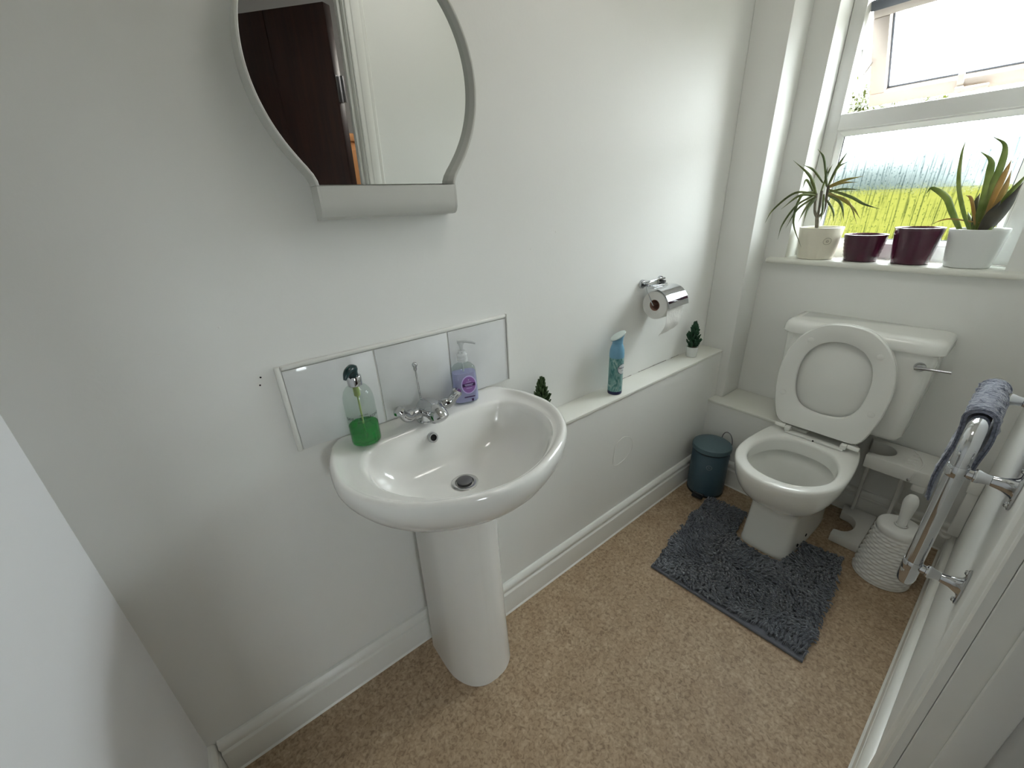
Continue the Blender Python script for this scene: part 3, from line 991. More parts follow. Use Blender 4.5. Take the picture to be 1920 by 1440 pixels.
rings.append(clampback(lipz(inset(On, 0.006), 0, 0.003)))
rings.append(clampback(lipz(inset(On, 0.012), 0, 0.004)))
rings.append(clampback(lipz(inset(On, 0.018), 0, 0.001)))
mid = inset(On, 0.024)
rings.append(clampback(lipz(mid, 0, -0.005)))
rings.append(lipz(lerp2(mid, Bn, 0.35), 0, -0.009))
rings.append(lipz(lerp2(mid, Bn, 0.8), 0, -0.0095))
rings.append([(p[0], p[1], ZD - 0.003 - 0.008 * sstep(-0.02, -0.10, p[1])) for p in inset(Bn, -0.003)])
dc = (0.398, -0.200)
def bowl(s, z):
    return [(dc[0] + (p[0] - dc[0]) * s, dc[1] + (p[1] - dc[1]) * s, z) for p in Bn]
rings += [bowl(0.985, 0.806), bowl(0.965, 0.792), bowl(0.93, 0.770), bowl(0.87, 0.745), bowl(0.77, 0.722), bowl(0.62, 0.706), bowl(0.42, 0.698), bowl(0.22, 0.694), bowl(0.11, 0.692)]
obj('basin', *loft(rings), M['ceramic'], bas, ang=60)
rings = []
for w, yb, yf, z in ((0.104, -0.035, -0.268, 0.0005), (0.103, -0.035, -0.267, 0.02), (0.0985, -0.035, -0.262, 0.2), (0.0955, -0.035, -0.257, 0.45), (0.097, -0.035, -0.255, 0.64), (0.098, -0.035, -0.255, 0.672)):
    rings.append(z3(ped_outline(w, yb, yf), z))
obj('pedestal', *loft(rings), M['ceramic'], bas, ang=50)
# overflow ring on the back wall of the bowl
oc = Vector((0.379, -0.0925, 0.782))
on = Vector((0, -0.93, 0.37)).normalized()
ou = Vector((1, 0, 0))
ov = on.cross(ou)
def disc_profile(c, n, u, v, prof, k=24):
    return [[c + (u * math.cos(2 * math.pi * j / k) + v * math.sin(2 * math.pi * j / k)) * r + n * h for j in range(k)] for r, h in prof]
obj('overflow_ring', *loft(disc_profile(oc, on, ou, ov, [(0.0135, -0.004), (0.0135, 0.002), (0.012, 0.004), (0.0085, 0.004), (0.0075, 0.001), (0.0075, -0.002)]), False, False), M['chrome'], bas)
obj('overflow_hole', *loft(disc_profile(oc, on, ou, ov, [(0.0078, -0.003), (0.0078, 0.0005)])), M['hole'], bas)
dr = obj('drain', *lathe([(0.034, -0.004), (0.034, 0.0015), (0.031, 0.003), (0.024, 0.0025), (0.021, -0.001)], (dc[0], dc[1], 0.6925), 36), M['chrome_dull'], bas)
obj('plug', *lathe([(0.019, 0.0), (0.020, 0.004), (0.0195, 0.008), (0.016, 0.0098), (0.004, 0.0104)], (dc[0], dc[1], 0.693), 32), M['steel'], dr)
# monobloc tap
tx, ty, tz = 0.388, -0.062, ZD
tap = obj('tap_body', *lathe([(0.030, 0.0), (0.030, 0.003), (0.027, 0.006), (0.026, 0.02), (0.027, 0.032), (0.026, 0.042), (0.021, 0.050), (0.010, 0.055)], (tx, ty, tz), 32), M['chrome'], bas)
sp_path = smooth_path([(tx, ty + 0.004, tz + 0.030), (tx - 0.001, ty - 0.022, tz + 0.039), (tx - 0.002, ty - 0.048, tz + 0.040), (tx - 0.003, ty - 0.068, tz + 0.035), (tx - 0.003, ty - 0.078, tz + 0.026)], 5)
rad = [0.0265 - 0.004 * i / (len(sp_path) - 1) for i in range(len(sp_path))]
rad[-1] = 0.013
rad[-2] = 0.019
obj('spout', *tube(sp_path, rad, 20), M['chrome'], tap)
for s in (-1, 1):
    arm = smooth_path([(tx + s * 0.015, ty, tz + 0.026), (tx + s * 0.040, ty - 0.004, tz + 0.026), (tx + s * 0.050, ty - 0.005, tz + 0.028)], 4)
    obj('tap_arm', *tube(arm, [0.015] * 4 + [0.0135] * (len(arm) - 4), 16), M['chrome'], tap)
    hp = smooth_path([(tx + s * 0.044, ty - 0.003, tz + 0.027), (tx + s * 0.060, ty - 0.008, tz + 0.031), (tx + s * 0.074, ty - 0.014, tz + 0.046), (tx + s * 0.084, ty - 0.020, tz + 0.062)], 4)
    hr = [0.0155, 0.016, 0.016, 0.0155, 0.0145, 0.0135, 0.0125, 0.0115, 0.0115, 0.0125, 0.0140, 0.0145, 0.010]
    obj('tap_handle', *tube(hp, hr, 16), M['chrome'], tap)
b = MB()
b.add(tube([(tx - 0.004, ty + 0.022, tz + 0.03), (tx - 0.006, ty + 0.026, tz + 0.135)], 0.0022, 8))
b.add(lathe([(0.003, 0.0), (0.0045, 0.004), (0.0042, 0.009), (0.0065, 0.013), (0.0068, 0.017), (0.0045, 0.021), (0.001, 0.0225)], (tx - 0.006, ty + 0.026, tz + 0.128), 16))
obj('lift_rod', b.V, b.F, M['chrome'], tap)

# ------------------------------------------------------------------ soap bottles on the basin deck
BLC = (0.226, -0.062)
sb = thing('soap_bottle', (*BLC, ZD + 0.0005), 'clear pump bottle one third full of green hand soap', 'soap bottle')
z0 = ZD + 0.001
R0 = 0.0335
prof = [(0.028, 0), (0.0325, 0.002), (R0, 0.006), (R0, 0.105), (0.0325, 0.118), (0.029, 0.130), (0.023, 0.139), (0.0145, 0.144), (0.0135, 0.1455)]
obj('bottle_shell', *lathe(prof, (*BLC, z0), 48), M['clear'], sb)
obj('green_soap', *lathe([(0.027, 0.002), (0.0315, 0.004), (0.0325, 0.008), (0.0325, 0.047)], (*BLC, z0), 48), M['greenliq'], sb, label='bright green liquid soap')
obj('dip_tube', *tube([(*BLC, z0 + 0.01), (*BLC, z0 + 0.14)], 0.0022, 8), M['dip'], sb)
obj('pump_chamber', *lathe([(0.006, 0.118), (0.007, 0.12), (0.007, 0.144)], (*BLC, z0), 16), M['dip'], sb)
obj('collar', *lathe([(0.0155, 0.1446), (0.0158, 0.146), (0.0158, 0.165), (0.0148, 0.1665)], (*BLC, z0), 32), M['chrome'], sb)
b = MB()
b.add(lathe([(0.0105, 0.1666), (0.0105, 0.176), (0.012, 0.181), (0.011, 0.1875), (0.006, 0.191), (0.001, 0.192)], (*BLC, z0), 24))
hd = Vector((-0.80, -0.60, 0))
Pp = [Vector((*BLC, z0 + 0.183)), Vector((*BLC, z0 + 0.182)) + hd * 0.012, Vector((*BLC, z0 + 0.177)) + hd * 0.022, Vector((*BLC, z0 + 0.168)) + hd * 0.030]
b.add(tube(smooth_path(Pp, 4), [0.0105, 0.0105, 0.010, 0.0098, 0.0094, 0.009, 0.0084, 0.0078, 0.007, 0.006, 0.005, 0.004, 0.003], 14))
obj('pump_head', b.V, b.F, M['darkgreen'], sb)
def wrap_text(name, body, size, c, R, zc, facing, m, parent, squash=1.0):
    V, F = text_geo(body, size)
    out = []
    for v in V:
        a = facing + v.x * squash / R
        out.append((c[0] + (R + 0.0005) * math.cos(a), c[1] + (R + 0.0005) * math.sin(a), zc + v.y))
    return obj(name, out, F, m, parent, smooth=False, fixn=False)
fa = math.atan2(-0.94 - BLC[1], 0.0 - BLC[0]) + 0.12
wrap_text('bottle_lettering', 'BAYLIS & HARDING', 0.0098, BLC, R0, z0 + 0.0735, fa, M['textdark'], sb)
wrap_text('bottle_lettering', 'ENGLAND', 0.0042, BLC, R0, z0 + 0.0650, fa, M['textdark'], sb, 1.6)
wrap_text('bottle_lettering', 'EST 1970', 0.0036, BLC, R0, z0 + 0.0825, fa, M['textdark'], sb, 1.3)

BRC = (0.517, -0.040)
pb = thing('soap_bottle', (*BRC, ZD + 0.0005), 'clear flat pump bottle of lilac hand soap with round purple label', 'soap bottle')
ya = math.radians(-16)
uu = Vector((math.cos(ya), math.sin(ya), 0))
vv = Vector((-uu.y, uu.x, 0))
def bl(u, v, z):
    return Vector((BRC[0], BRC[1], z0)) + uu * u + vv * v + Vector((0, 0, z))
def sq_ring(a, bb, z, n=36, e=3.2):
    r = []
    for j in range(n):
        t = 2 * math.pi * j / n
        ct, st = math.cos(t), math.sin(t)
        r.append(bl(a * math.copysign(abs(ct) ** (2 / e), ct), bb * math.copysign(abs(st) ** (2 / e), st), z))
    return r
obj('bottle_shell', *loft([sq_ring(*q) for q in ((0.032, 0.0165, 0), (0.035, 0.019, 0.003), (0.036, 0.020, 0.02), (0.0345, 0.020, 0.05), (0.033, 0.020, 0.085), (0.031, 0.0195, 0.100), (0.024, 0.017, 0.108), (0.013, 0.0125, 0.113), (0.0125, 0.012, 0.118))]), M['clear'], pb)
obj('lilac_soap', *loft([sq_ring(*q) for q in ((0.031, 0.0155, 0.002), (0.034, 0.018, 0.005), (0.035, 0.019, 0.02), (0.0335, 0.019, 0.05), (0.032, 0.019, 0.085), (0.0315, 0.0188, 0.088))]), M['purpleliq'], pb, label='pale lilac liquid soap')
obj('dip_tube', *tube([bl(0, 0, 0.01), bl(0, 0, 0.116)], 0.002, 8), M['clearpump'], pb)
b = MB()
b.add(lathe([(0.0142, 0.1185), (0.0142, 0.124), (0.0136, 0.1245), (0.0136, 0.126), (0.0142, 0.1265), (0.0142, 0.131), (0.0136, 0.1315), (0.0136, 0.133), (0.0142, 0.1335), (0.0138, 0.138), (0.010, 0.141), (0.0095, 0.147), (0.006, 0.148)], (BRC[0], BRC[1], z0), 28))
obj('collar', b.V, b.F, M['clearpump'], pb)
b = MB()
b.add(lathe([(0.004, 0.148), (0.0045, 0.158), (0.0075, 0.168), (0.0085, 0.172), (0.007, 0.175)], (BRC[0], BRC[1], z0), 20))
b.add(tube([bl(-0.010, 0, z0 * 0 + 0.1735), bl(0.012, -0.006, 0.1745), bl(0.030, -0.012, 0.170), bl(0.036, -0.014, 0.167)], [0.0055, 0.0055, 0.0045, 0.0035], 12))
obj('pump_head', b.V, b.F, M['clearpump'], pb)
def flat_disc(c, n, u, v, ru, rv, h, m, name, parent, k=36):
    ring0 = [c + u * ru * math.cos(2 * math.pi * j / k) + v * rv * math.sin(2 * math.pi * j / k) for j in range(k)]
    return obj(name, *loft([ring0, [p + n * h for p in ring0]]), m, parent, smooth=False)
Zv = Vector((0, 0, 1))
lc = bl(0.006, -0.0203, 0.055)
flat_disc(lc, -vv, uu, Zv, 0.0215, 0.0265, 0.0004, M['labellilac'], 'label_disc', pb)
flat_disc(lc - vv * 0.0005, -vv, uu, Zv, 0.0185, 0.0235, 0.0003, M['labelpurple'], 'label_disc', pb)
def label_bar(c, du_, dz_, m, parent, nm):
    q = [c - uu * du_ - Zv * dz_, c + uu * du_ - Zv * dz_, c + uu * du_ + Zv * dz_, c - uu * du_ + Zv * dz_]
    return obj(nm, *prism(q, -vv * 0.0003), m, parent, smooth=False)
label_bar(lc - vv * 0.0009, 0.018, 0.0045, M['labelink'], pb, 'label_band')
for k, (dz, w) in enumerate(((0.0016, 0.012), (-0.0016, 0.010))):
    label_bar(lc - vv * 0.0013 + Zv * dz, w, 0.0007, M['labellilac'], pb, 'label_print')
label_bar(lc - vv * 0.0009 + Zv * 0.0085, 0.007, 0.0006, M['labellilac'], pb, 'label_print')
label_bar(lc - vv * 0.0009 + Zv * 0.0145, 0.0012, 0.0012, M['labelwhite'], pb, 'label_print')
label_bar(lc - vv * 0.0009 - Zv * 0.0095, 0.008, 0.0006, M['labellilac'], pb, 'label_print')
label_bar(bl(0.006, -0.0205, 0.019), 0.015, 0.0014, M['labelink'], pb, 'label_print')
label_bar(bl(0.014, -0.0205, 0.009), 0.0028, 0.0035, M['labelink'], pb, 'label_print')

# ================================================================== toilet roll holder and roll
RC = (1.385, -0.064, 0.950)
hol = thing('toilet_roll_holder', (1.40, 0.0, 1.03), 'chrome toilet roll holder with curved flap on the wall', 'toilet roll holder')
for x in (1.350, 1.466):
    obj('wall_rose', *lathe([(0.017, -0.0005), (0.017, -0.006), (0.0155, -0.009), (0.012, -0.010)], (x, 0, 1.022), 24, axis='y'), M['chrome'], hol)
obj('back_bar', *box((1.338, -0.020, 1.026), (1.478, -0.009, 1.034), 0.003), M['chrome'], hol)
for x in (1.352, 1.464):
    obj('hinge_post', *tube([(x, -0.006, 1.018), (x, -0.028, 1.020)], 0.005, 10), M['steel'], hol)
fl = []
for a, r in ((112, 0.066), (100, 0.0645), (85, 0.0635), (70, 0.063), (55, 0.063), (40, 0.063), (28, 0.063), (16, 0.0635), (6, 0.0645), (-2, 0.066)):
    fl.append((RC[1] - r * math.cos(math.radians(a)), RC[2] + r * math.sin(math.radians(a))))
th = [(y, z) for y, z in fl]
rings = []
for x in (1.345, 1.474):
    rings.append([(x, y, z) for y, z in th] + [(x, RC[1] + (y - RC[1]) * 0.975, RC[2] + (z - RC[2]) * 0.975) for y, z in th[::-1]])
obj('flap', *loft(rings), M['chrome'], hol, ang=50)
obj('flap_neck', *box((1.362, -0.045, 1.0145), (1.455, -0.020, 1.0175), 0.001), M['chrome'], hol)
wy = RC[1]
obj('roll_wire', *tube([(1.342, -0.026, 1.02), (1.340, -0.040, 0.99), (1.338, wy, 0.956), (1.345, wy, 0.950), (1.46, wy, 0.950)], 0.0022, 8), M['chrome'], hol)
rl = thing('toilet_roll', (RC[0] + 0.02, RC[1], RC[2] - 0.052), 'white toilet roll with a hanging sheet on chrome holder', 'toilet roll')
rx0, rx1 = 1.352, 1.455
rr = 0.053
b = MB()
k = 44
for (ra, rb) in ((rr, 0.021),):
    A = [[(x, RC[1] + r * math.cos(2 * math.pi * j / k), RC[2] + r * math.sin(2 * math.pi * j / k)) for j in range(k)] for r, x in ((rb, rx0), (rr - 0.002, rx0), (rr, rx0 + 0.002), (rr, rx1 - 0.002), (rr - 0.002, rx1), (rb, rx1), (rb, rx0))]
    b.add(loft(A, False, False))
obj('paper_roll', b.V, b.F, M['paper'], rl)
obj('cardboard_core', *loft([[(x, RC[1] + r * math.cos(2 * math.pi * j / k), RC[2] + r * math.sin(2 * math.pi * j / k)) for j in range(k)] for r, x in ((0.0209, rx0 - 0.0006), (0.0197, rx0 - 0.0006), (0.0197, rx1), (0.0209, rx1), (0.0209, rx0 - 0.0006))], False, False), M['card'], rl)
sh = []
for y, z, x0 in ((-0.1172, 0.955, 0), (-0.1178, 0.93, 0), (-0.1175, 0.905, 0), (-0.1160, 0.885, 0.002), (-0.112, 0.868, 0.001), (-0.104, 0.850, -0.002), (-0.096, 0.838, -0.006)):
    sh.append([(rx0 + 0.002 + x0 + (rx1 - rx0 - 0.004) * u, y + 0.0015 * math.sin(u * 9 + z * 90), z + (0.010 * u if z < 0.86 else 0)) for u in [i / 10 for i in range(11)]])
sh2 = [[(p[0], p[1] + 0.0008, p[2]) for p in r] for r in sh]
rings = [a_ + b_[::-1] for a_, b_ in zip(sh, sh2)]
obj('hanging_sheet', *loft(rings), M['paper'], rl)

# ================================================================== things on the pipe ledge
ZL = 0.6525
cc = (1.150, -0.060)
can = thing('air_freshener_can', (*cc, ZL), 'blue-green swirl aerosol air freshener with pale slanted cap', 'aerosol can')
obj('can_base', *lathe([(0.0255, 0), (0.0265, 0.002), (0.0265, 0.010), (0.026, 0.012)], (*cc, ZL), 36), M['cannavy'], can)
obj('can_body', *lathe([(0.026, 0.0121), (0.0265, 0.014), (0.0265, 0.143)], (*cc, ZL), 36), M['swirl'], can)
obj('can_shoulder', *lathe([(0.0268, 0.1432), (0.0268, 0.158), (0.0255, 0.172), (0.0215, 0.186), (0.0192, 0.190), (0.0192, 0.193)], (*cc, ZL), 36), M['canblue'], can)
hd = Vector((0.75, -0.45, 0)).normalized()
sd = Vector((-hd.y, hd.x, 0))
rings = []
for r, h, tl in ((0.0188, 0.1932, 0.0), (0.0185, 0.202, 0.0), (0.0195, 0.212, 0.35), (0.0225, 0.219, 0.62)):
    rings.append([Vector((cc[0], cc[1], ZL + h)) + hd * (r * math.cos(2 * math.pi * j / 36)) * (1.0 + 0.15 * tl) + sd * r * math.sin(2 * math.pi * j / 36) + Vector((0, 0, tl * r * math.cos(2 * math.pi * j / 36))) for j in range(36)])
obj('spray_collar', *loft(rings), M['canblue'], can)
ring = []
for q, dz in ((0.94, 0.0005), (1.05, 0.0015), (1.06, 0.004), (1.0, 0.0058), (0.6, 0.0066)):
    ring.append([Vector((cc[0], cc[1], ZL + 0.2195 + dz)) + (p - Vector((cc[0], cc[1], ZL + 0.219))) * q for p in rings[-1]])
obj('spray_cap', *loft(ring), M['cancap'], can)
fa = math.atan2(-0.94 - cc[1], -cc[0]) + 0.95
def wrap_disc(c, R, zc, facing, ru, rv, m, nm, parent, lift):
    V, F = [], []
    k = 32
    for i in range(5):
        for j in range(k):
            a = 2 * math.pi * j / k
            s = i / 4
            an = facing + ru * s * math.cos(a) / R
            V.append((c[0] + (R + lift) * math.cos(an), c[1] + (R + lift) * math.sin(an), zc + rv * s * math.sin(a)))
    for i in range(4):
        for j in range(k):
            F.append((i * k + j, i * k + (j + 1) % k, (i + 1) * k + (j + 1) % k, (i + 1) * k + j))
    return obj(nm, V, F, m, parent, fixn=True)
wrap_disc(cc, 0.0265, ZL + 0.102, fa, 0.0195, 0.0205, M['cannavy'], 'logo_oval', can, 0.0004)
wrap_disc(cc, 0.0265, ZL + 0.102, fa, 0.0180, 0.0190, M['labelwhite'], 'logo_oval', can, 0.0008)
wrap_text('can_lettering', 'febreze', 0.0105, cc, 0.0270, ZL + 0.107, fa, M['cannavy'], can)
wrap_text('can_lettering', 'AIR', 0.005, cc, 0.0270, ZL + 0.0965, fa, M['cannavy'], can)

def mini_tree(loc, h, m, label, seed, grp='miniature artificial trees'):
    x, y = loc
    t = thing('miniature_tree', (x, y, ZL), label, 'ornamental tree', grp)
    pot = obj('pot', *lathe([(0.021, 0.0), (0.0225, 0.002), (0.0245, 0.043), (0.0245, 0.046), (0.0225, 0.046), (0.0215, 0.040)], (x, y, ZL), 30), M['potwhite'], t)
    obj('soil', *lathe([(0.0215, 0.036), (0.0214, 0.042), (0.01, 0.0435)], (x, y, ZL), 24), M['soil'], t)
    obj('trunk', *tube([(x, y, ZL + 0.04), (x, y, ZL + h * 0.9)], [0.003, 0.001], 6), M['stem'], t)
    rnd = random.Random(seed)
    b = MB()
    zb = ZL + 0.048
    H = ZL + h - zb
    n = 120
    for i in range(n):
        u = (i + rnd.random()) / n
        z = zb + H * (u ** 1.05) * 0.93
        R = 0.035 * (1 - u) ** 0.8 * (0.65 + 0.35 * min(1, u * 6)) + 0.004
        a = rnd.uniform(0, 2 * math.pi)
        r1 = R * rnd.uniform(0.7, 1.12)
        p0 = Vector((x + math.cos(a) * r1 * 0.25, y + math.sin(a) * r1 * 0.25, z - 0.004))
        p1 = Vector((x + math.cos(a) * r1 * 0.75, y + math.sin(a) * r1 * 0.75, z + 0.004))
        p2 = Vector((x + math.cos(a) * r1, y + math.sin(a) * r1, z + 0.013 + 0.004 * rnd.random()))
        b.add(tube([p0, p1, p2], [0.0030, 0.0044, 0.0022], 5))
    b.add(tube([(x, y, zb + H * 0.85), (x, y, ZL + h)], [0.004, 0.0012], 6))
    obj('foliage', b.V, b.F, m, t, kind='stuff')
    return t
mini_tree((1.706, -0.048), 0.158, M['conifer'], 'dark green miniature tree in white pot at the corner end of the ledge', 1)
mini_tree((0.795, -0.045), 0.158, M['coniferlight'], 'olive green miniature tree on the ledge peeping over the basin rim', 2)

# ================================================================== pedal bin
bcx, bcy, br = 1.712, -0.208, 0.080
bn = thing('pedal_bin', (bcx, bcy, 0), 'small teal round pedal bin in the corner beside the toilet', 'bin')
obj('bin_foot', *lathe([(br - 0.002, 0.0006), (br + 0.001, 0.002), (br + 0.001, 0.010), (br - 0.001, 0.0115)], (bcx, bcy, 0), 48), M['black'], bn)
obj('bin_body', *lathe([(br, 0.0118), (br + 0.001, 0.02), (br + 0.001, 0.225), (br - 0.001, 0.229)], (bcx, bcy, 0), 56), M['binteal'], bn)
obj('bin_rim', *lathe([(br - 0.002, 0.2292), (br - 0.002, 0.236)], (bcx, bcy, 0), 48), M['black'], bn)
obj('bin_lid', *lathe([(br + 0.003, 0.2362), (br + 0.005, 0.238), (br + 0.005, 0.250), (br + 0.003, 0.257), (br - 0.004, 0.262), (br * 0.5, 0.2655), (0.01, 0.2665)], (bcx, bcy, 0), 56), M['binlid'], bn)
pd = Vector((-0.99, -0.16, 0)).normalized()
ps = Vector((-pd.y, pd.x, 0))
def pedal_box(u0, u1, s0, s1, z0_, z1_, bev):
    V, F = box((u0, s0, z0_), (u1, s1, z1_), bev)
    return [Vector((bcx, bcy, 0)) + pd * v[0] + ps * v[1] + Vector((0, 0, v[2])) for v in V], F
obj('pedal', *pedal_box(br - 0.004, br + 0.030, -0.024, 0.024, 0.008, 0.022, 0.003), M['black'], bn)
obj('pedal_edge', *pedal_box(br + 0.004, br + 0.009, -0.022, 0.022, 0.0222, 0.0235, 0.0005), M['chrome_dull'], bn)
hb_ = Vector((0.80, 0.60, 0)).normalized() if False else Vector((0.95, -0.30, 0)).normalized()
hs = Vector((-hb_.y, hb_.x, 0))
hp = []
for i in range(15):
    a = math.pi * i / 14
    hp.append(Vector((bcx, bcy, 0.245)) + hb_ * (br + 0.010) + hs * 0.030 * math.cos(a) + Vector((0, 0, 0.048 * math.sin(a))))
hp = [hp[0] - Vector((0, 0, 0.04))] + hp + [hp[-1] - Vector((0, 0, 0.04))]
obj('carry_handle', *tube(hp, 0.002, 8), M['steel'], bn)
ea = math.atan2(pd.y, pd.x) + 0.30
def bin_pt(da, z, lift=0.0014):
    return (bcx + (br + lift) * math.cos(ea + da), bcy + (br + lift) * math.sin(ea + da), z)
rp = [bin_pt(0.0115 / br * math.cos(2 * math.pi * j / 28), 0.172 + 0.0115 * math.sin(2 * math.pi * j / 28)) for j in range(29)]
b = MB()
b.add(tube(rp, 0.0007, 5))
b.add(tube([bin_pt(-0.06, 0.169), bin_pt(-0.03, 0.175), bin_pt(0.0, 0.170), bin_pt(0.03, 0.175), bin_pt(0.06, 0.170)], 0.0007, 5))
obj('emblem', b.V, b.F, M['emblem'], bn)

# ================================================================== toilet
wc = thing('toilet', (1.75, -0.552, 0), 'white close-coupled toilet with raised seat and lever cistern', 'toilet')
TY = -0.552
oh = [(1.885, 0.0), (1.884, 0.11), (1.876, 0.134), (1.85, 0.145), (1.78, 0.162), (1.70, 0.172), (1.62, 0.1765), (1.55, 0.174), (1.49, 0.158), (1.44, 0.130), (1.40, 0.090), (1.378, 0.045), (1.372, 0.0)]
ohs = sm2(oh, 5)
TO = [(x, TY + w) for x, w in ohs] + [(x, TY - w) for x, w in ohs[::-1][1:-1]]
ih = [(1.762, 0.0), (1.756, 0.045), (1.735, 0.085), (1.70, 0.113), (1.65, 0.133), (1.59, 0.140), (1.53, 0.132), (1.48, 0.108), (1.445, 0.072), (1.428, 0.035), (1.424, 0.0)]
ihs = sm2(ih, 5)
TI = [(x, TY - 0.002 + w) for x, w in ihs] + [(x, TY - 0.002 - w) for x, w in ihs[::-1][1:-1]]
tcn = (1.60, TY)
On2 = polar(TO, tcn, 112)
In2 = polar(TI, tcn, 112)
fh = [(1.90, 0.0), (1.90, 0.092), (1.885, 0.100), (1.80, 0.101), (1.70, 0.098), (1.60, 0.092), (1.545, 0.088), (1.522, 0.080), (1.510, 0.064), (1.505, 0.035), (1.504, 0.0)]
fhs = sm2(fh, 4)
TF = [(x, TY + w) for x, w in fhs] + [(x, TY - w) for x, w in fhs[::-1][1:-1]]
def foot(scale, dx):
    c0 = (1.70, TY)
    return polar([(c0[0] + (p[0] - c0[0]) * scale + dx, c0[1] + (p[1] - c0[1]) * scale) for p in TF], tcn, 112)
F0, F1 = foot(1.0, 0), foot(0.93, 0.004)
rings = [z3(F0, 0.0006), z3(F0, 0.012), z3(foot(0.985, 0.001), 0.02), z3(foot(0.955, 0.003), 0.10), z3(F1, 0.175), z3(foot(0.945, 0.003), 0.205)]
for s, z in ((0.80, 0.222), (0.60, 0.240), (0.40, 0.264), (0.24, 0.293), (0.12, 0.324), (0.045, 0.353), (0.01, 0.376)):
    rings.append(z3(lerp2(On2, F1, s), z))
rings += [z3(On2, 0.392), z3(inset(On2, 0.003, tcn), 0.398), z3(inset(On2, 0.009, tcn), 0.401)]
rings += [z3(lerp2(On2, In2, 0.7), 0.4005), z3(inset(In2, -0.006, tcn), 0.3995), z3(inset(In2, 0.0, tcn), 0.395), z3(inset(In2, 0.003, tcn), 0.385), z3(inset(In2, 0.002, tcn), 0.340)]
def panb(s, z, cx=1.61):
    return [(cx + (p[0] - 1.60) * s, TY + (p[1] - TY) * s, z) for p in In2]
rings += [panb(1.13, 0.343, 1.60), panb(1.13, 0.318, 1.60), panb(1.0, 0.290, 1.605), panb(0.82, 0.255, 1.62), panb(0.62, 0.215, 1.64), panb(0.42, 0.185, 1.66), panb(0.25, 0.150, 1.67)]
obj('pan', *loft(rings), M['ceramic_pan'], wc, ang=55)
obj('water', *loft([panb(0.56, 0.2055, 1.645), panb(0.55, 0.2065, 1.645)]), M['water'], wc, smooth=False)
for (x, s) in ((1.60, -1), (1.685, -1)):
    z = 0.038
    obj('fixing_hole', *lathe([(0.0065, 0.0), (0.0065, 0.004)], (x, TY - 0.096 - 0.001, z), 14, axis='y'), M['hole'], wc)
# cistern
CX0, CX1 = 1.868, XE - 0.001
cyc = -0.574
def rrect(x0, x1, y0, y1, r, z, n=7, rb=None):
    rb = r if rb is None else rb
    pts = []
    for (cx, cy, a0, q) in ((x0 + r, y0 + r, 180, r), (x1 - rb, y0 + rb, 270, rb), (x1 - rb, y1 - rb, 0, rb), (x0 + r, y1 - r, 90, r)):
        for i in range(n):
            a = math.radians(a0 + 90 * i / (n - 1))
            pts.append((cx + q * math.cos(a), cy + q * math.sin(a), z))
    return pts
rings = [rrect(CX0 + 0.030, CX1, cyc - 0.195, cyc + 0.195, 0.03, 0.452, rb=0.006), rrect(CX0 + 0.012, CX1, cyc - 0.207, cyc + 0.207, 0.032, 0.459, rb=0.006), rrect(CX0 + 0.005, CX1, cyc - 0.213, cyc + 0.213, 0.034, 0.478, rb=0.006), rrect(CX0 + 0.001, CX1, cyc - 0.223, cyc + 0.223, 0.036, 0.65, rb=0.006), rrect(CX0, CX1, cyc - 0.229, cyc + 0.229, 0.036, 0.799, rb=0.006)]
obj('cistern', *loft(rings), M['ceramic_pan'], wc, ang=50)
rings = [rrect(CX0 - 0.012, CX1, cyc - 0.240, cyc + 0.240, 0.045, 0.7995, rb=0.006), rrect(CX0 - 0.014, CX1, cyc - 0.243, cyc + 0.243, 0.046, 0.803, rb=0.006), rrect(CX0 - 0.010, CX1, cyc - 0.241, cyc + 0.241, 0.046, 0.828, rb=0.006), rrect(CX0 - 0.004, CX1, cyc - 0.237, cyc + 0.237, 0.046, 0.839, rb=0.006), rrect(CX0 + 0.008, CX1, cyc - 0.228, cyc + 0.228, 0.044, 0.846, rb=0.006), rrect(CX0 + 0.03, CX1, cyc - 0.210, cyc + 0.210, 0.04, 0.848, rb=0.006)]
obj('cistern_lid', *loft(rings), M['ceramic_pan'], wc, ang=50)
lv = obj('flush_lever', *lathe([(0.016, 0.0), (0.016, -0.004), (0.013, -0.010), (0.010, -0.014)], (CX0 - 0.0005, -0.768, 0.757), 24, axis='x'), M['chrome'], wc)
obj('lever_arm', *tube([(CX0 - 0.014, -0.757, 0.753), (CX0 - 0.016, -0.775, 0.757), (CX0 - 0.018, -0.81, 0.760), (CX0 - 0.017, -0.845, 0.762)], [0.006, 0.006, 0.004, 0.0045], 10), M['chrome'], lv)
# seat ring and lid, both up
lean = 0.075
def seat_pt(y, z, off=0.0):
    return (1.802 + (z - 0.42) * lean + off, y, z)
so = [(0.868, 0.0), (0.862, 0.05), (0.843, 0.092), (0.81, 0.128), (0.765, 0.156), (0.71, 0.174), (0.65, 0.181), (0.59, 0.179), (0.53, 0.170), (0.48, 0.157), (0.455, 0.148), (0.437, 0.135), (0.430, 0.118), (0.429, 0.0)]
sos = sm2([(w, z) for z, w in so], 5)
si = [(0.800, 0.0), (0.795, 0.035), (0.775, 0.072), (0.735, 0.102), (0.68, 0.115), (0.62, 0.114), (0.57, 0.104), (0.53, 0.080), (0.513, 0.045), (0.508, 0.0)]
sis = sm2([(w, z) for z, w in si], 5)
SO = [(TY + w, z) for w, z in sos] + [(TY - w, z) for w, z in sos[::-1][1:-1]]
SI = [(TY + w, z) for w, z in sis] + [(TY - w, z) for w, z in sis[::-1][1:-1]]
scn = (TY, 0.655)
SOn, SIn = polar(SO, scn, 96), polar(SI, scn, 96)
def srow(P2, off):
    return [seat_pt(y, z, off) for y, z in P2]
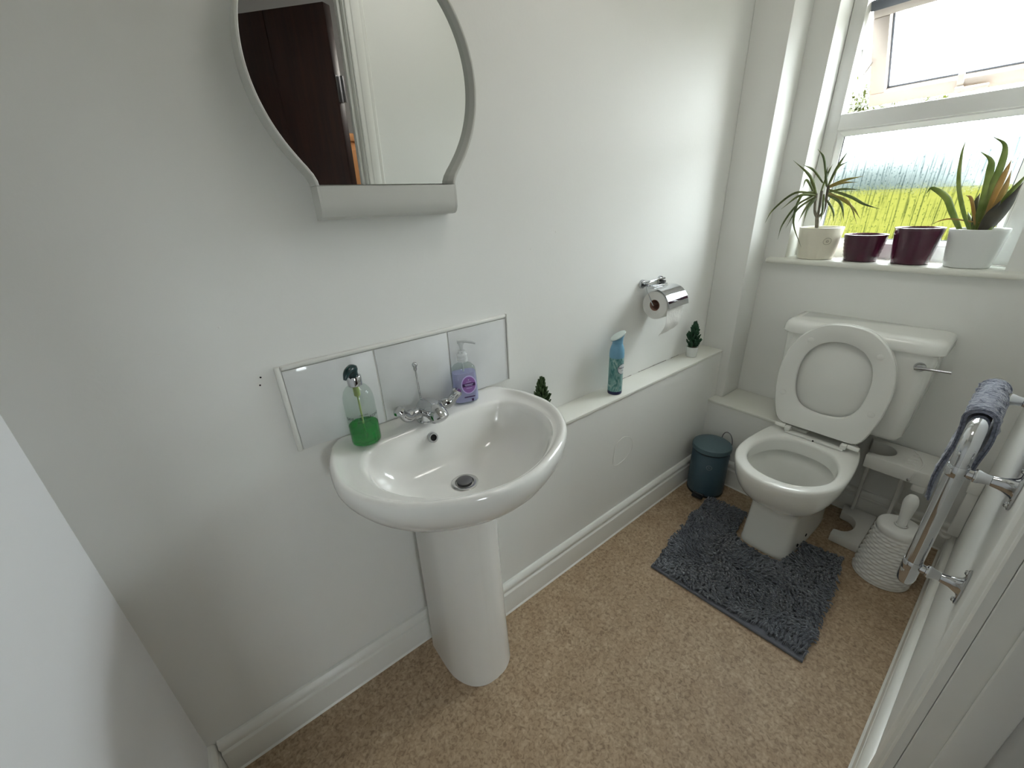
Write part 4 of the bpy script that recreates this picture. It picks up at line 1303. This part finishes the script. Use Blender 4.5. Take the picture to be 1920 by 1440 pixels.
rings = [srow(inset(SOn, 0.004, scn), 0.0), srow(inset(SOn, 0.0, scn), 0.004), srow(SOn, 0.013), srow(inset(SOn, 0.006, scn), 0.020), srow(lerp2(SOn, SIn, 0.85), 0.018), srow(inset(SIn, 0.0, scn), 0.014), srow(inset(SIn, 0.0, scn), 0.004), srow(inset(SIn, -0.004, scn), 0.0), srow(inset(SOn, 0.004, scn), 0.0)]
obj('seat_ring', *loft(rings, False, False), M['seat'], wc, ang=50)
b = MB()
LO = [(scn[0] + (p[0] - scn[0]) * 0.992, scn[1] + (p[1] - scn[1]) * 0.992) for p in SOn]
b.add(loft([srow(inset(LO, 0.003, scn), 0.022), srow(LO, 0.025), srow(LO, 0.033), srow(inset(LO, 0.008, scn), 0.038), srow(inset(LO, 0.05, scn), 0.041)]))
obj('seat_lid', b.V, b.F, M['seat'], wc, ang=50)
for (y, z) in ((TY + 0.10, 0.79), (TY - 0.115, 0.775), (TY + 0.145, 0.56), (TY - 0.145, 0.565)):
    p = seat_pt(y, z, 0.0)
    obj('seat_buffer', *lathe([(0.011, 0.002), (0.011, -0.0012), (0.009, -0.002)], p, 18, axis='x'), M['seat'], wc)
hgx, hgz = 1.798, 0.4165
b = MB()
b.add(box((1.778, TY - 0.105, 0.4015), (1.802, TY + 0.095, 0.409), 0.002))
hb1 = obj('hinge_bar', b.V, b.F, M['seat'], wc)
for y0, y1 in ((TY + 0.080, TY + 0.100), (TY - 0.112, TY - 0.092)):
    obj('hinge_block', *box((1.782, y0, 0.409), (1.806, y1, 0.427), 0.003), M['seat'], hb1)
for y0, y1 in ((TY + 0.101, TY + 0.138), (TY - 0.150, TY - 0.113)):
    obj('hinge_barrel', *lathe([(0.0075, 0), (0.0085, 0.003), (0.0085, y1 - y0 - 0.003), (0.0075, y1 - y0)], (1.795, y0, 0.422), 16, axis='y'), M['seat'], hb1)
obj('hinge_hole', *lathe([(0.0035, 0.0), (0.0035, -0.0008)], (1.778, TY - 0.008, 0.4055), 12, axis='x'), M['hole'], hb1)

# ================================================================== contour bath mat
mt = thing('contour_bath_mat', (1.40, -0.56, 0.0), 'slate grey chenille pedestal mat on the floor round the toilet foot', 'bath mat')
MO = [(1.105, -0.322), (1.145, -0.828), (1.698, -0.778), (1.672, -0.655), (1.60, -0.658), (1.545, -0.652), (1.500, -0.630), (1.478, -0.585), (1.474, -0.535), (1.488, -0.485), (1.520, -0.450), (1.580, -0.438), (1.668, -0.422), (1.640, -0.258)]
obj('mat_backing', *prism([(x, y, 0.0008) for x, y in MO], (0, 0, 0.005)), M['mathem'], mt, smooth=False)
def inside(x, y, P_):
    c = False
    j = len(P_) - 1
    for i in range(len(P_)):
        xi, yi = P_[i]
        xj, yj = P_[j]
        if (yi > y) != (yj > y) and x < (xj - xi) * (y - yi) / (yj - yi) + xi:
            c = not c
        j = i
    return c
# hem along the straight front edge
h0, h1 = Vector((1.105, -0.322, 0.006)), Vector((1.145, -0.828, 0.006))
obj('mat_hem', *tube([h0 + (h1 - h0) * t / 12 + Vector((0.004, 0, 0.0008 * math.sin(t * 2))) for t in range(13)], 0.0052, 8), M['mathem'], mt)
rnd = random.Random(42)
V, F = [], []
stp = 0.0086
x = 1.10
while x < 1.71:
    y = -0.835
    while y < -0.25:
        px_, py_ = x + rnd.uniform(-0.45, 0.45) * stp, y + rnd.uniform(-0.45, 0.45) * stp
        if inside(px_ - 0.016, py_, MO) and inside(px_, py_, MO):
            a = 3.3 * noise.noise(Vector((px_ * 5.0, py_ * 5.0, 0.3))) * 1.6 + 3.6 + rnd.gauss(0, 0.22)
            ln = rnd.uniform(0.014, 0.020)
            d = Vector((math.cos(a), math.sin(a), 0))
            s = Vector((-d.y, d.x, 0))
            cv = rnd.uniform(-0.004, 0.004)
            base = Vector((px_, py_, 0.004))
            pts_ = [base, base + d * ln * 0.3 + Vector((0, 0, 0.010 + rnd.uniform(0, 0.004))), base + d * ln * 0.75 + s * cv + Vector((0, 0, 0.012 + rnd.uniform(0, 0.004))), base + d * ln + s * cv * 1.6 + Vector((0, 0, 0.007 + rnd.uniform(0, 0.004)))]
            tv, tf = tube(pts_, [0.0027, 0.0034, 0.0034, 0.0019], 5, False)
            k0 = len(V)
            V += tv
            F += [tuple(i + k0 for i in f) for f in tf]
            F.append(tuple(k0 + 15 + i for i in range(5)))
        y += stp
    x += stp
obj('chenille_pile', V, F, M['matpile'], mt, kind='stuff', fixn=False)

# ================================================================== folding toilet stool stored beside the pan
st = thing('toilet_footstool', (1.93, -0.78, 0), 'white plastic toilet footstool with U-shaped cut-outs beside the pan', 'footstool')
def u_plate(x0, x1, y_tip, y_in, y_far, z0_, z1_, xc0, xc1, bev=0.004):
    # plate with a U cut open towards +y
    cx, hw_ = (xc0 + xc1) / 2, (xc1 - xc0) / 2
    p = [(x0, y_far), (x1, y_far), (x1, y_tip + 0.02), (xc1 + 0.004, y_tip + 0.012)]
    for i in range(13):
        a = math.pi * i / 12
        p.append((cx + hw_ * math.cos(a), y_in + 0.5 * (y_tip - y_in) * 0 + (1 - math.sin(a)) * (y_tip - y_in) * 0.75))
    p += [(xc0 - 0.004, y_tip), (x0, y_tip)]
    return bevel_prism([(x, y, z0_) for x, y in p], (0, 0, z1_ - z0_), bev, 2)
obj('top_plate', *u_plate(1.858, 2.030, -0.716, -0.788, -0.900, 0.330, 0.385, 1.890, 1.998), M['stoolplastic'], st, ang=30)
obj('base_plate', *u_plate(1.770, 2.020, -0.705, -0.757, -0.800, 0.001, 0.040, 1.812, 1.945), M['stoolplastic'], st, ang=30)
leg = [(2.02, 0.041), (2.02, 0.3295), (1.872, 0.3295), (1.905, 0.27), (1.925, 0.20), (1.93, 0.12), (1.925, 0.041)]
obj('side_leg', *bevel_prism([(x, -0.838, z) for x, z in [(p[0], p[1]) for p in leg]], (0, 0.012, 0), 0.002, 1), M['stoolplastic'], st, ang=30)
obj('side_leg', *box((1.990, -0.724, 0.041), (2.018, -0.712, 0.3295), 0.003), M['stoolplastic'], st)
obj('lock_arm', *tube(smooth_path([(2.02, -0.826, 0.386), (1.97, -0.852, 0.3865), (1.92, -0.868, 0.3865), (1.875, -0.866, 0.386), (1.857, -0.860, 0.376), (1.856, -0.854, 0.345)], 4), 0.0028, 8), M['whiteplastic'], st)
for i in range(4):
    xx = 1.895 + i * 0.026
    obj('grip_rib', *tube([(xx, -0.822 - 0.003 * i, 0.3862), (xx + 0.004, -0.852, 0.3862)], 0.0035, 8), M['stoolplastic'], st)
obj('pivot_cap', *lathe([(0.006, 0.0), (0.006, -0.002), (0.004, -0.003)], (1.8578, -0.850, 0.341), 14, axis='x'), M['chrome_dull'], st)
obj('hinge_lug', *box((1.862, -0.900, 0.300), (1.902, -0.862, 0.3295), 0.006), M['stoolplastic'], st)

# ================================================================== toilet brush in its holder
tb = (1.722, -0.884)
bh = thing('brush_holder', (*tb, 0), 'white woven-look tapered toilet brush holder on the floor', 'brush holder')
prof = [(0.078, 0.0008), (0.082, 0.004)]
n_row = 16
k = 96
rings = []
for i in range(4 * n_row + 1):
    u = i / (4 * n_row)
    z = 0.008 + (0.205 - 0.008) * u
    r = 0.0815 - 0.019 * u ** 1.2
    row, ph = i // 4, i % 4
    ring = []
    for j in range(k):
        a = 2 * math.pi * j / k
        bulge = (-0.0012, 0.0009, 0.0016, 0.0009)[ph]
        wv = bulge + (0.0019 * math.sin(a * 16 + (row % 2) * math.pi) if ph else 0.0)
        ring.append((tb[0] + (r + wv) * math.cos(a), tb[1] + (r + wv) * math.sin(a), z))
    rings.append(ring)
pre = [[(tb[0] + r * math.cos(2 * math.pi * j / k), tb[1] + r * math.sin(2 * math.pi * j / k), z) for j in range(k)] for r, z in ((0.079, 0.0008), (0.083, 0.003))]
post = [[(tb[0] + r * math.cos(2 * math.pi * j / k), tb[1] + r * math.sin(2 * math.pi * j / k), z) for j in range(k)] for r, z in ((0.0635, 0.209), (0.0625, 0.226), (0.060, 0.232), (0.055, 0.234), (0.022, 0.2345), (0.017, 0.233), (0.0165, 0.22))]
obj('holder_body', *loft(pre + rings + post), M['brushwhite'], bh, ang=80)
br_ = thing('toilet_brush', (*tb, 0.235), 'white toilet brush handle standing in its woven-look holder', 'toilet brush')
obj('brush_handle', *lathe([(0.0135, 0.222), (0.0130, 0.252), (0.0145, 0.270), (0.017, 0.296), (0.0198, 0.322), (0.0198, 0.336), (0.017, 0.350), (0.013, 0.357), (0.012, 0.360), (0.006, 0.364)], (*tb, 0), 28), M['brushwhite'], br_)
obj('handle_ring', *lathe([(0.0165, 0.2346), (0.0165, 0.238), (0.0152, 0.239)], (*tb, 0), 28, False, False), M['brushwhite'], br_)

# ================================================================== pipe cover and hose on the door wall
pv = thing('pipe_cover', (1.92, YS + 0.01, 0.165), 'white plastic pipe cover with thin hose low on the right wall', 'pipe cover')
obj('cover_body', *box((1.895, YS + 0.0006, 0.165), (1.945, YS + 0.030, 0.350), 0.004), M['whiteplastic'], pv)
obj('cover_top', *box((1.890, YS + 0.0006, 0.3505), (1.950, YS + 0.034, 0.405), 0.004), M['whiteplastic'], pv)
obj('hose', *tube(smooth_path([(1.918, YS + 0.018, 0.166), (1.912, YS + 0.022, 0.140), (1.925, YS + 0.045, 0.142), (1.955, YS + 0.075, 0.215), (1.985, YS + 0.095, 0.29), (2.030, YS + 0.11, 0.33), (2.044, YS + 0.125, 0.30)], 6), 0.0055, 10), M['cable'], pv)

# ================================================================== L-shaped grab rail on the door wall, towel over its arm
RX, RY = 1.035, -0.9445
ZA = 0.903
gr = thing('grab_rail', (RX, RY, 0.53), 'chrome L-shaped grab rail on three brackets by the doorway', 'grab rail')
rail = [(RX, RY, 0.590), (RX, RY, 0.70), (RX, RY, 0.825)]
R35 = 0.0142
obj('rail_upright', *tube(rail, R35, 28), M['chrome'], gr)
obj('rail_end', *lathe([(0.005, -0.051), (0.010, -0.049), (0.0135, -0.043), (0.0152, -0.034), (0.0152, 0.0), (0.0142, 0.003)], (RX, RY, 0.588), 28), M['chrome'], gr)
elb = [Vector((RX, RY, 0.828))]
for i in range(11):
    a = math.pi / 2 * i / 10
    elb.append(Vector((RX + 0.048 - 0.048 * math.cos(a), RY, ZA - 0.048 + 0.048 * math.sin(a))))
elb.append(Vector((RX + 0.30, RY, ZA)))
obj('rail_arm', *tube(elb, 0.0140, 28), M['chrome'], gr)
obj('rail_end', *lathe([(0.0142, 0), (0.0152, 0.003), (0.0152, 0.03), (0.0135, 0.04), (0.009, 0.046), (0.004, 0.048)], (RX + 0.30, RY, ZA), 28, axis='x'), M['chrome'], gr)
def bracket(px_, pz_, dz):
    brk = obj('bracket_collar', *lathe([(0.0146, -0.012), (0.0158, -0.010), (0.0158, 0.010), (0.0146, 0.012)], (px_, RY, pz_), 28, axis='z' if dz == 0 else 'x'), M['chrome'], gr)
    L = RY - YS
    rings = []
    for t, ra, rb in ((0.013 / L, 0.0095, 0.0095), (0.021 / L, 0.0095, 0.0095), (0.022 / L, 0.0125, 0.0125), (0.027 / L, 0.0130, 0.0130), (0.44, 0.0100, 0.0105), (0.56, 0.0080, 0.0088), (0.57, 0.0090, 0.0098), (0.75, 0.0098, 0.0125), (0.9, 0.0135, 0.019), (0.965, 0.016, 0.028)):
        rings.append([(px_ + ra * math.cos(2 * math.pi * j / 20), RY - L * t, pz_ + rb * math.sin(2 * math.pi * j / 20)) for j in range(20)])
    obj('bracket_arm', *loft(rings), M['chrome'], brk)
    rings = []
    for dy, q in ((0.0006, 1.0), (0.0035, 1.0), (0.005, 0.92)):
        rings.append([(px_ + q * 0.0175 * math.cos(2 * math.pi * j / 24), YS + dy, pz_ + q * 0.045 * math.sin(2 * math.pi * j / 24)) for j in range(24)])
    obj('wall_flange', *loft(rings), M['chrome'], brk)
    for s in (-1, 1):
        obj('screw', *lathe([(0.0055, 0.0), (0.0055, 0.002), (0.003, 0.004)], (px_, YS + 0.005, pz_ + s * 0.036), 14, axis='y'), M['chrome_dull'], brk)
bracket(RX, 0.588, 0)
bracket(RX, 0.828, 0)
bracket(RX + 0.245, ZA, 1)
tw = thing('hand_towel', (RX + 0.17, RY, ZA + 0.02), 'slate blue terry towel folded over the grab rail arm', 'towel')
def towel_prof(off, lf, lb):
    p = []
    for i in range(9):
        p.append((RY + 0.0165 + off + 0.004 * math.sin(i * 0.7), ZA - lf + lf * i / 9))
    for i in range(11):
        a = math.pi * i / 10
        p.append((RY + (0.0165 + off) * math.cos(a), ZA + (0.0160 + off) * math.sin(a)))
    for i in range(1, 10):
        p.append((RY - 0.0165 - off - 0.003 * math.sin(i * 0.6), ZA - lb * i / 9))
    return p
TX0, TX1 = RX + 0.078, RX + 0.295
rings = []
nx_ = 90
for i in range(nx_ + 1):
    x = TX0 + (TX1 - TX0) * i / nx_
    w = 0.0025 * noise.noise(Vector((x * 22, 0.0, 1.0)))
    e = 0.004 if (i < 3 or i > nx_ - 3) else 0.0
    lf = 0.19 + 0.012 * math.sin(x * 30)
    lb = 0.125 + 0.01 * math.sin(x * 25 + 1)
    o_ = towel_prof(0.0068 + w - e * 0.4, lf, lb)
    i_ = towel_prof(0.001, lf, lb)
    ring = []
    for q, (y, z) in enumerate(o_):
        jj = 0.0060 * noise.noise(Vector((x * 150, y * 150, z * 150))) * (0 if e else 1)
        ring.append((x, y + (jj if y > RY else -jj), z + abs(jj) * (1 if z > ZA else 0)))
    ring += [(x, y, z) for y, z in i_[::-1]]
    rings.append(ring)
obj('towel_cloth', *loft(rings), M['towel'], tw, ang=80)
for x in (TX0 + 0.004, TX1 - 0.006):
    pr_ = towel_prof(0.0066, 0.19, 0.125)
    obj('towel_hem', *tube([(x, y, z) for y, z in pr_], 0.0026, 6), M['towel'], tw)

# ================================================================== flower pots and plants on the sill
ZS = 1.0605
def pot(name_root, c, r0, r1, h, m, parent, ribs=False, nm='pot'):
    pf = [(r0 - 0.004, 0.0), (r0, 0.002)]
    n = 14
    for i in range(1, n + 1):
        t = i / n
        r = r0 + (r1 - r0) * (t ** 0.85)
        if ribs and 1 < i < n - 1:
            r += 0.0006 * (1 if i % 2 else -1)
        pf.append((r, h * t * 0.985))
    pf += [(r1 - 0.0005, h), (r1 - 0.003, h + 0.0004), (r1 - 0.0055, h - 0.002), (r1 - 0.007, h - 0.02), (r1 - 0.012, h - 0.03)]
    return obj(nm, *lathe(pf, (c[0], c[1], ZS), 48), M[m], parent, ang=30)
def leaf(P_, w, m, parent, fold=0.25, tip=0.15):
    P_ = smooth_path(P_, 7)
    n = len(P_)
    V, F = [], []
    for i, p in enumerate(P_):
        t = (P_[min(i + 1, n - 1)] - P_[max(i - 1, 0)]).normalized()
        side = t.cross(Vector((0.75, 0.62, 0.1)))
        if side.length < 0.05:
            side = Vector((0, 1, 0))
        side.normalize()
        nr = side.cross(t)
        u = i / (n - 1)
        ww = w * (0.55 + 0.45 * math.sin(math.pi * min(u * 1.15, 1) ** 0.8)) * (1 - max(0, (u - 0.55) / 0.45) ** 1.6 * (1 - tip * 0.4))
        V += [p - side * ww + nr * ww * fold, p, p + side * ww + nr * ww * fold]
        # underside keeps a real thickness
        V += [p - side * ww * 0.97 + nr * (ww * fold - 0.0005), p - nr * 0.0007, p + side * ww * 0.97 + nr * (ww * fold - 0.0005)]
    for i in range(n - 1):
        a, c_ = i * 6, (i + 1) * 6
        F += [(a, a + 1, c_ + 1, c_), (a + 1, a + 2, c_ + 2, c_ + 1), (a + 4, a + 3, c_ + 3, c_ + 4), (a + 5, a + 4, c_ + 4, c_ + 5), (a + 3, a, c_, c_ + 3), (a + 2, a + 5, c_ + 5, c_ + 2)]
    F += [(0, 3, 4, 1), (1, 4, 5, 2)]
    e = (n - 1) * 6
    F += [(e, e + 1, e + 4, e + 3), (e + 1, e + 2, e + 5, e + 4)]
    return obj('leaf', V, F, M[m], parent, ang=60)

pA = thing('potted_dracaena', (2.092, -0.318, ZS), 'spiky narrow-leaved dracaena in a cream pot on the sill', 'potted plant')
potA = pot('', (2.092, -0.318), 0.062, 0.0760, 0.122, 'potcream', pA)
obj('soil', *lathe([(0.060, 0.08), (0.063, 0.098), (0.02, 0.102)], (2.092, -0.318, ZS), 30), M['soil'], pA)
# round stamp on the pot front
pa = math.atan2(-0.94 + 0.318, -2.092) + 0.42
def pot_pt(da, z, lift=0.0012):
    r = 0.062 + 0.0140 * ((z - ZS) / 0.12) ** 0.85 + lift
    return (2.092 + r * math.cos(pa + da), -0.318 + r * math.sin(pa + da), z)
b = MB()
b.add(tube([pot_pt(0.20 * math.cos(2 * math.pi * j / 26), ZS + 0.072 + 0.0125 * math.sin(2 * math.pi * j / 26)) for j in range(27)], 0.0007, 5))
b.add(tube([pot_pt(0.055 * math.cos(2 * math.pi * j / 12), ZS + 0.072 + 0.0035 * math.sin(2 * math.pi * j / 12)) for j in range(13)], 0.0009, 5))
obj('stamp', b.V, b.F, mat('stamp_ink', (0.30, 0.27, 0.20), 0.6), potA)
b = MB()
b.add(tube(smooth_path([(2.09, -0.306, 1.150), (2.09, -0.300, 1.19), (2.09, -0.294, 1.222)], 4), 0.0075, 8))
b.add(tube(smooth_path([(2.09, -0.294, 1.218), (2.09, -0.280, 1.245), (2.088, -0.272, 1.308)], 4), 0.0055, 8))
b.add(tube(smooth_path([(2.09, -0.294, 1.218), (2.088, -0.294, 1.26), (2.086, -0.289, 1.318)], 4), 0.005, 8))
b.add(tube(smooth_path([(2.09, -0.294, 1.218), (2.09, -0.312, 1.245), (2.087, -0.308, 1.335)], 4), 0.0055, 8))
obj('stem', b.V, b.F, M['stem'], pA)
DRAC = [[(2.085, -0.274, 1.306), (2.034, -0.255, 1.371), (1.996, -0.196, 1.432)], [(2.085, -0.287, 1.346), (2.04, -0.261, 1.392), (2.007, -0.229, 1.414)], [(2.085, -0.274, 1.306), (2.034, -0.214, 1.314), (1.996, -0.16, 1.255), (1.962, -0.15, 1.204)], [(2.085, -0.275, 1.301), (2.025, -0.237, 1.304), (1.981, -0.193, 1.255)], [(2.085, -0.266, 1.302), (2.04, -0.228, 1.267), (2.007, -0.202, 1.196), (1.977, -0.206, 1.139)], [(2.085, -0.272, 1.297), (2.029, -0.238, 1.253), (1.987, -0.224, 1.183)], [(2.085, -0.263, 1.316), (2.045, -0.234, 1.299), (2.015, -0.238, 1.205), (1.995, -0.292, 1.111)], [(2.085, -0.272, 1.297), (2.037, -0.262, 1.252), (2.001, -0.258, 1.202)], [(2.085, -0.277, 1.292), (2.041, -0.27, 1.252), (2.008, -0.276, 1.201)], [(2.085, -0.307, 1.331), (2.071, -0.328, 1.4), (2.061, -0.353, 1.454)], [(2.085, -0.309, 1.34), (2.102, -0.32, 1.397), (2.115, -0.344, 1.416)], [(2.085, -0.299, 1.345), (2.081, -0.273, 1.431), (2.078, -0.244, 1.468)], [(2.085, -0.307, 1.331), (2.096, -0.353, 1.351), (2.104, -0.408, 1.362)], [(2.085, -0.308, 1.327), (2.081, -0.355, 1.342), (2.078, -0.403, 1.341)], [(2.085, -0.308, 1.31), (2.088, -0.358, 1.32), (2.09, -0.418, 1.315)], [(2.085, -0.309, 1.322), (2.073, -0.393, 1.292), (2.064, -0.444, 1.265), (2.056, -0.498, 1.247)], [(2.085, -0.309, 1.305), (2.088, -0.385, 1.275), (2.089, -0.432, 1.193)], [(2.085, -0.309, 1.314), (2.097, -0.394, 1.261), (2.106, -0.435, 1.21)], [(2.085, -0.309, 1.304), (2.083, -0.363, 1.271), (2.082, -0.39, 1.207)], [(2.085, -0.309, 1.291), (2.092, -0.342, 1.244), (2.097, -0.352, 1.201)], [(2.085, -0.272, 1.300), (2.075, -0.232, 1.36), (2.060, -0.228, 1.33)], [(2.085, -0.300, 1.305), (2.065, -0.315, 1.25), (2.049, -0.321, 1.204)], [(2.085, -0.287, 1.305), (2.093, -0.294, 1.377), (2.098, -0.301, 1.411)], [(2.085, -0.272, 1.308), (2.086, -0.246, 1.353), (2.086, -0.235, 1.381)], [(2.085, -0.305, 1.33), (2.074, -0.296, 1.368), (2.066, -0.296, 1.403)]]
for i, P_ in enumerate(DRAC):
    leaf(P_, 0.0042 if i % 3 else 0.0052, 'leaf_dracy' if i in (12, 13, 16, 17) else 'leaf_drac', pA)

pB = thing('flower_pot', (2.092, -0.470, ZS), 'short ribbed plum-coloured flower pot, empty, on the sill', 'flower pot')
pot('', (2.092, -0.470), 0.052, 0.0675, 0.098, 'potplum', pB, True)
pC = thing('flower_pot', (2.092, -0.616, ZS), 'taller smooth plum-coloured flower pot, empty, on the sill', 'flower pot')
pot('', (2.092, -0.616), 0.052, 0.068, 0.124, 'potplum', pC)
pD = thing('potted_bromeliad', (2.092, -0.762, ZS), 'strap-leaved bromeliad in a white pot at the right of the sill', 'potted plant')
pot('', (2.092, -0.762), 0.056, 0.0715, 0.122, 'potwhite', pD)
obj('soil', *lathe([(0.056, 0.08), (0.063, 0.108), (0.02, 0.112)], (2.092, -0.762, ZS), 30), M['soil'], pD)
BROM = [[(2.09, -0.746, 1.165), (2.082, -0.707, 1.243), (2.074, -0.676, 1.323), (2.065, -0.66, 1.407), (2.057, -0.659, 1.447)], [(2.09, -0.725, 1.165), (2.090, -0.684, 1.234), (2.085, -0.657, 1.28), (2.078, -0.615, 1.31), (2.075, -0.605, 1.295)], [(2.09, -0.75, 1.165), (2.09, -0.748, 1.259), (2.089, -0.737, 1.352), (2.089, -0.727, 1.385), (2.088, -0.698, 1.41)], [(2.09, -0.756, 1.165), (2.094, -0.754, 1.289), (2.098, -0.755, 1.37), (2.101, -0.745, 1.423), (2.105, -0.712, 1.45)], [(2.09, -0.772, 1.165), (2.099, -0.767, 1.275), (2.108, -0.769, 1.349), (2.117, -0.769, 1.381)], [(2.09, -0.772, 1.165), (2.097, -0.782, 1.287), (2.105, -0.779, 1.352)], [(2.09, -0.782, 1.165), (2.090, -0.797, 1.274), (2.085, -0.818, 1.347)], [(2.09, -0.755, 1.20), (2.086, -0.681, 1.212), (2.083, -0.635, 1.192)], [(2.09, -0.748, 1.18), (2.101, -0.732, 1.26), (2.111, -0.729, 1.29)], [(2.09, -0.775, 1.165), (2.080, -0.800, 1.241), (2.070, -0.815, 1.315)], [(2.09, -0.745, 1.165), (2.105, -0.729, 1.211), (2.12, -0.716, 1.233)], [(2.09, -0.756, 1.165), (2.103, -0.758, 1.242), (2.117, -0.761, 1.279)], [(2.09, -0.75, 1.19), (2.076, -0.720, 1.27), (2.062, -0.703, 1.285)], [(2.09, -0.769, 1.165), (2.077, -0.778, 1.225), (2.065, -0.785, 1.267)]]
BW = [0.0065, 0.010, 0.0115, 0.011, 0.010, 0.010, 0.012, 0.0025, 0.008, 0.019, 0.008, 0.012, 0.005, 0.016]
BMt = ['leaf_brom', 'leaf_brom', 'leaf_brom', 'leaf_brom', 'leaf_brown', 'leaf_brown', 'leaf_brom', 'leaf_brown', 'leaf_bromdark', 'leaf_bromdark', 'leaf_brom', 'leaf_bromdark', 'leaf_brown', 'leaf_bromdark']
for P_, w, m_ in zip(BROM, BW, BMt):
    leaf(P_, w, m_, pD, 0.35)
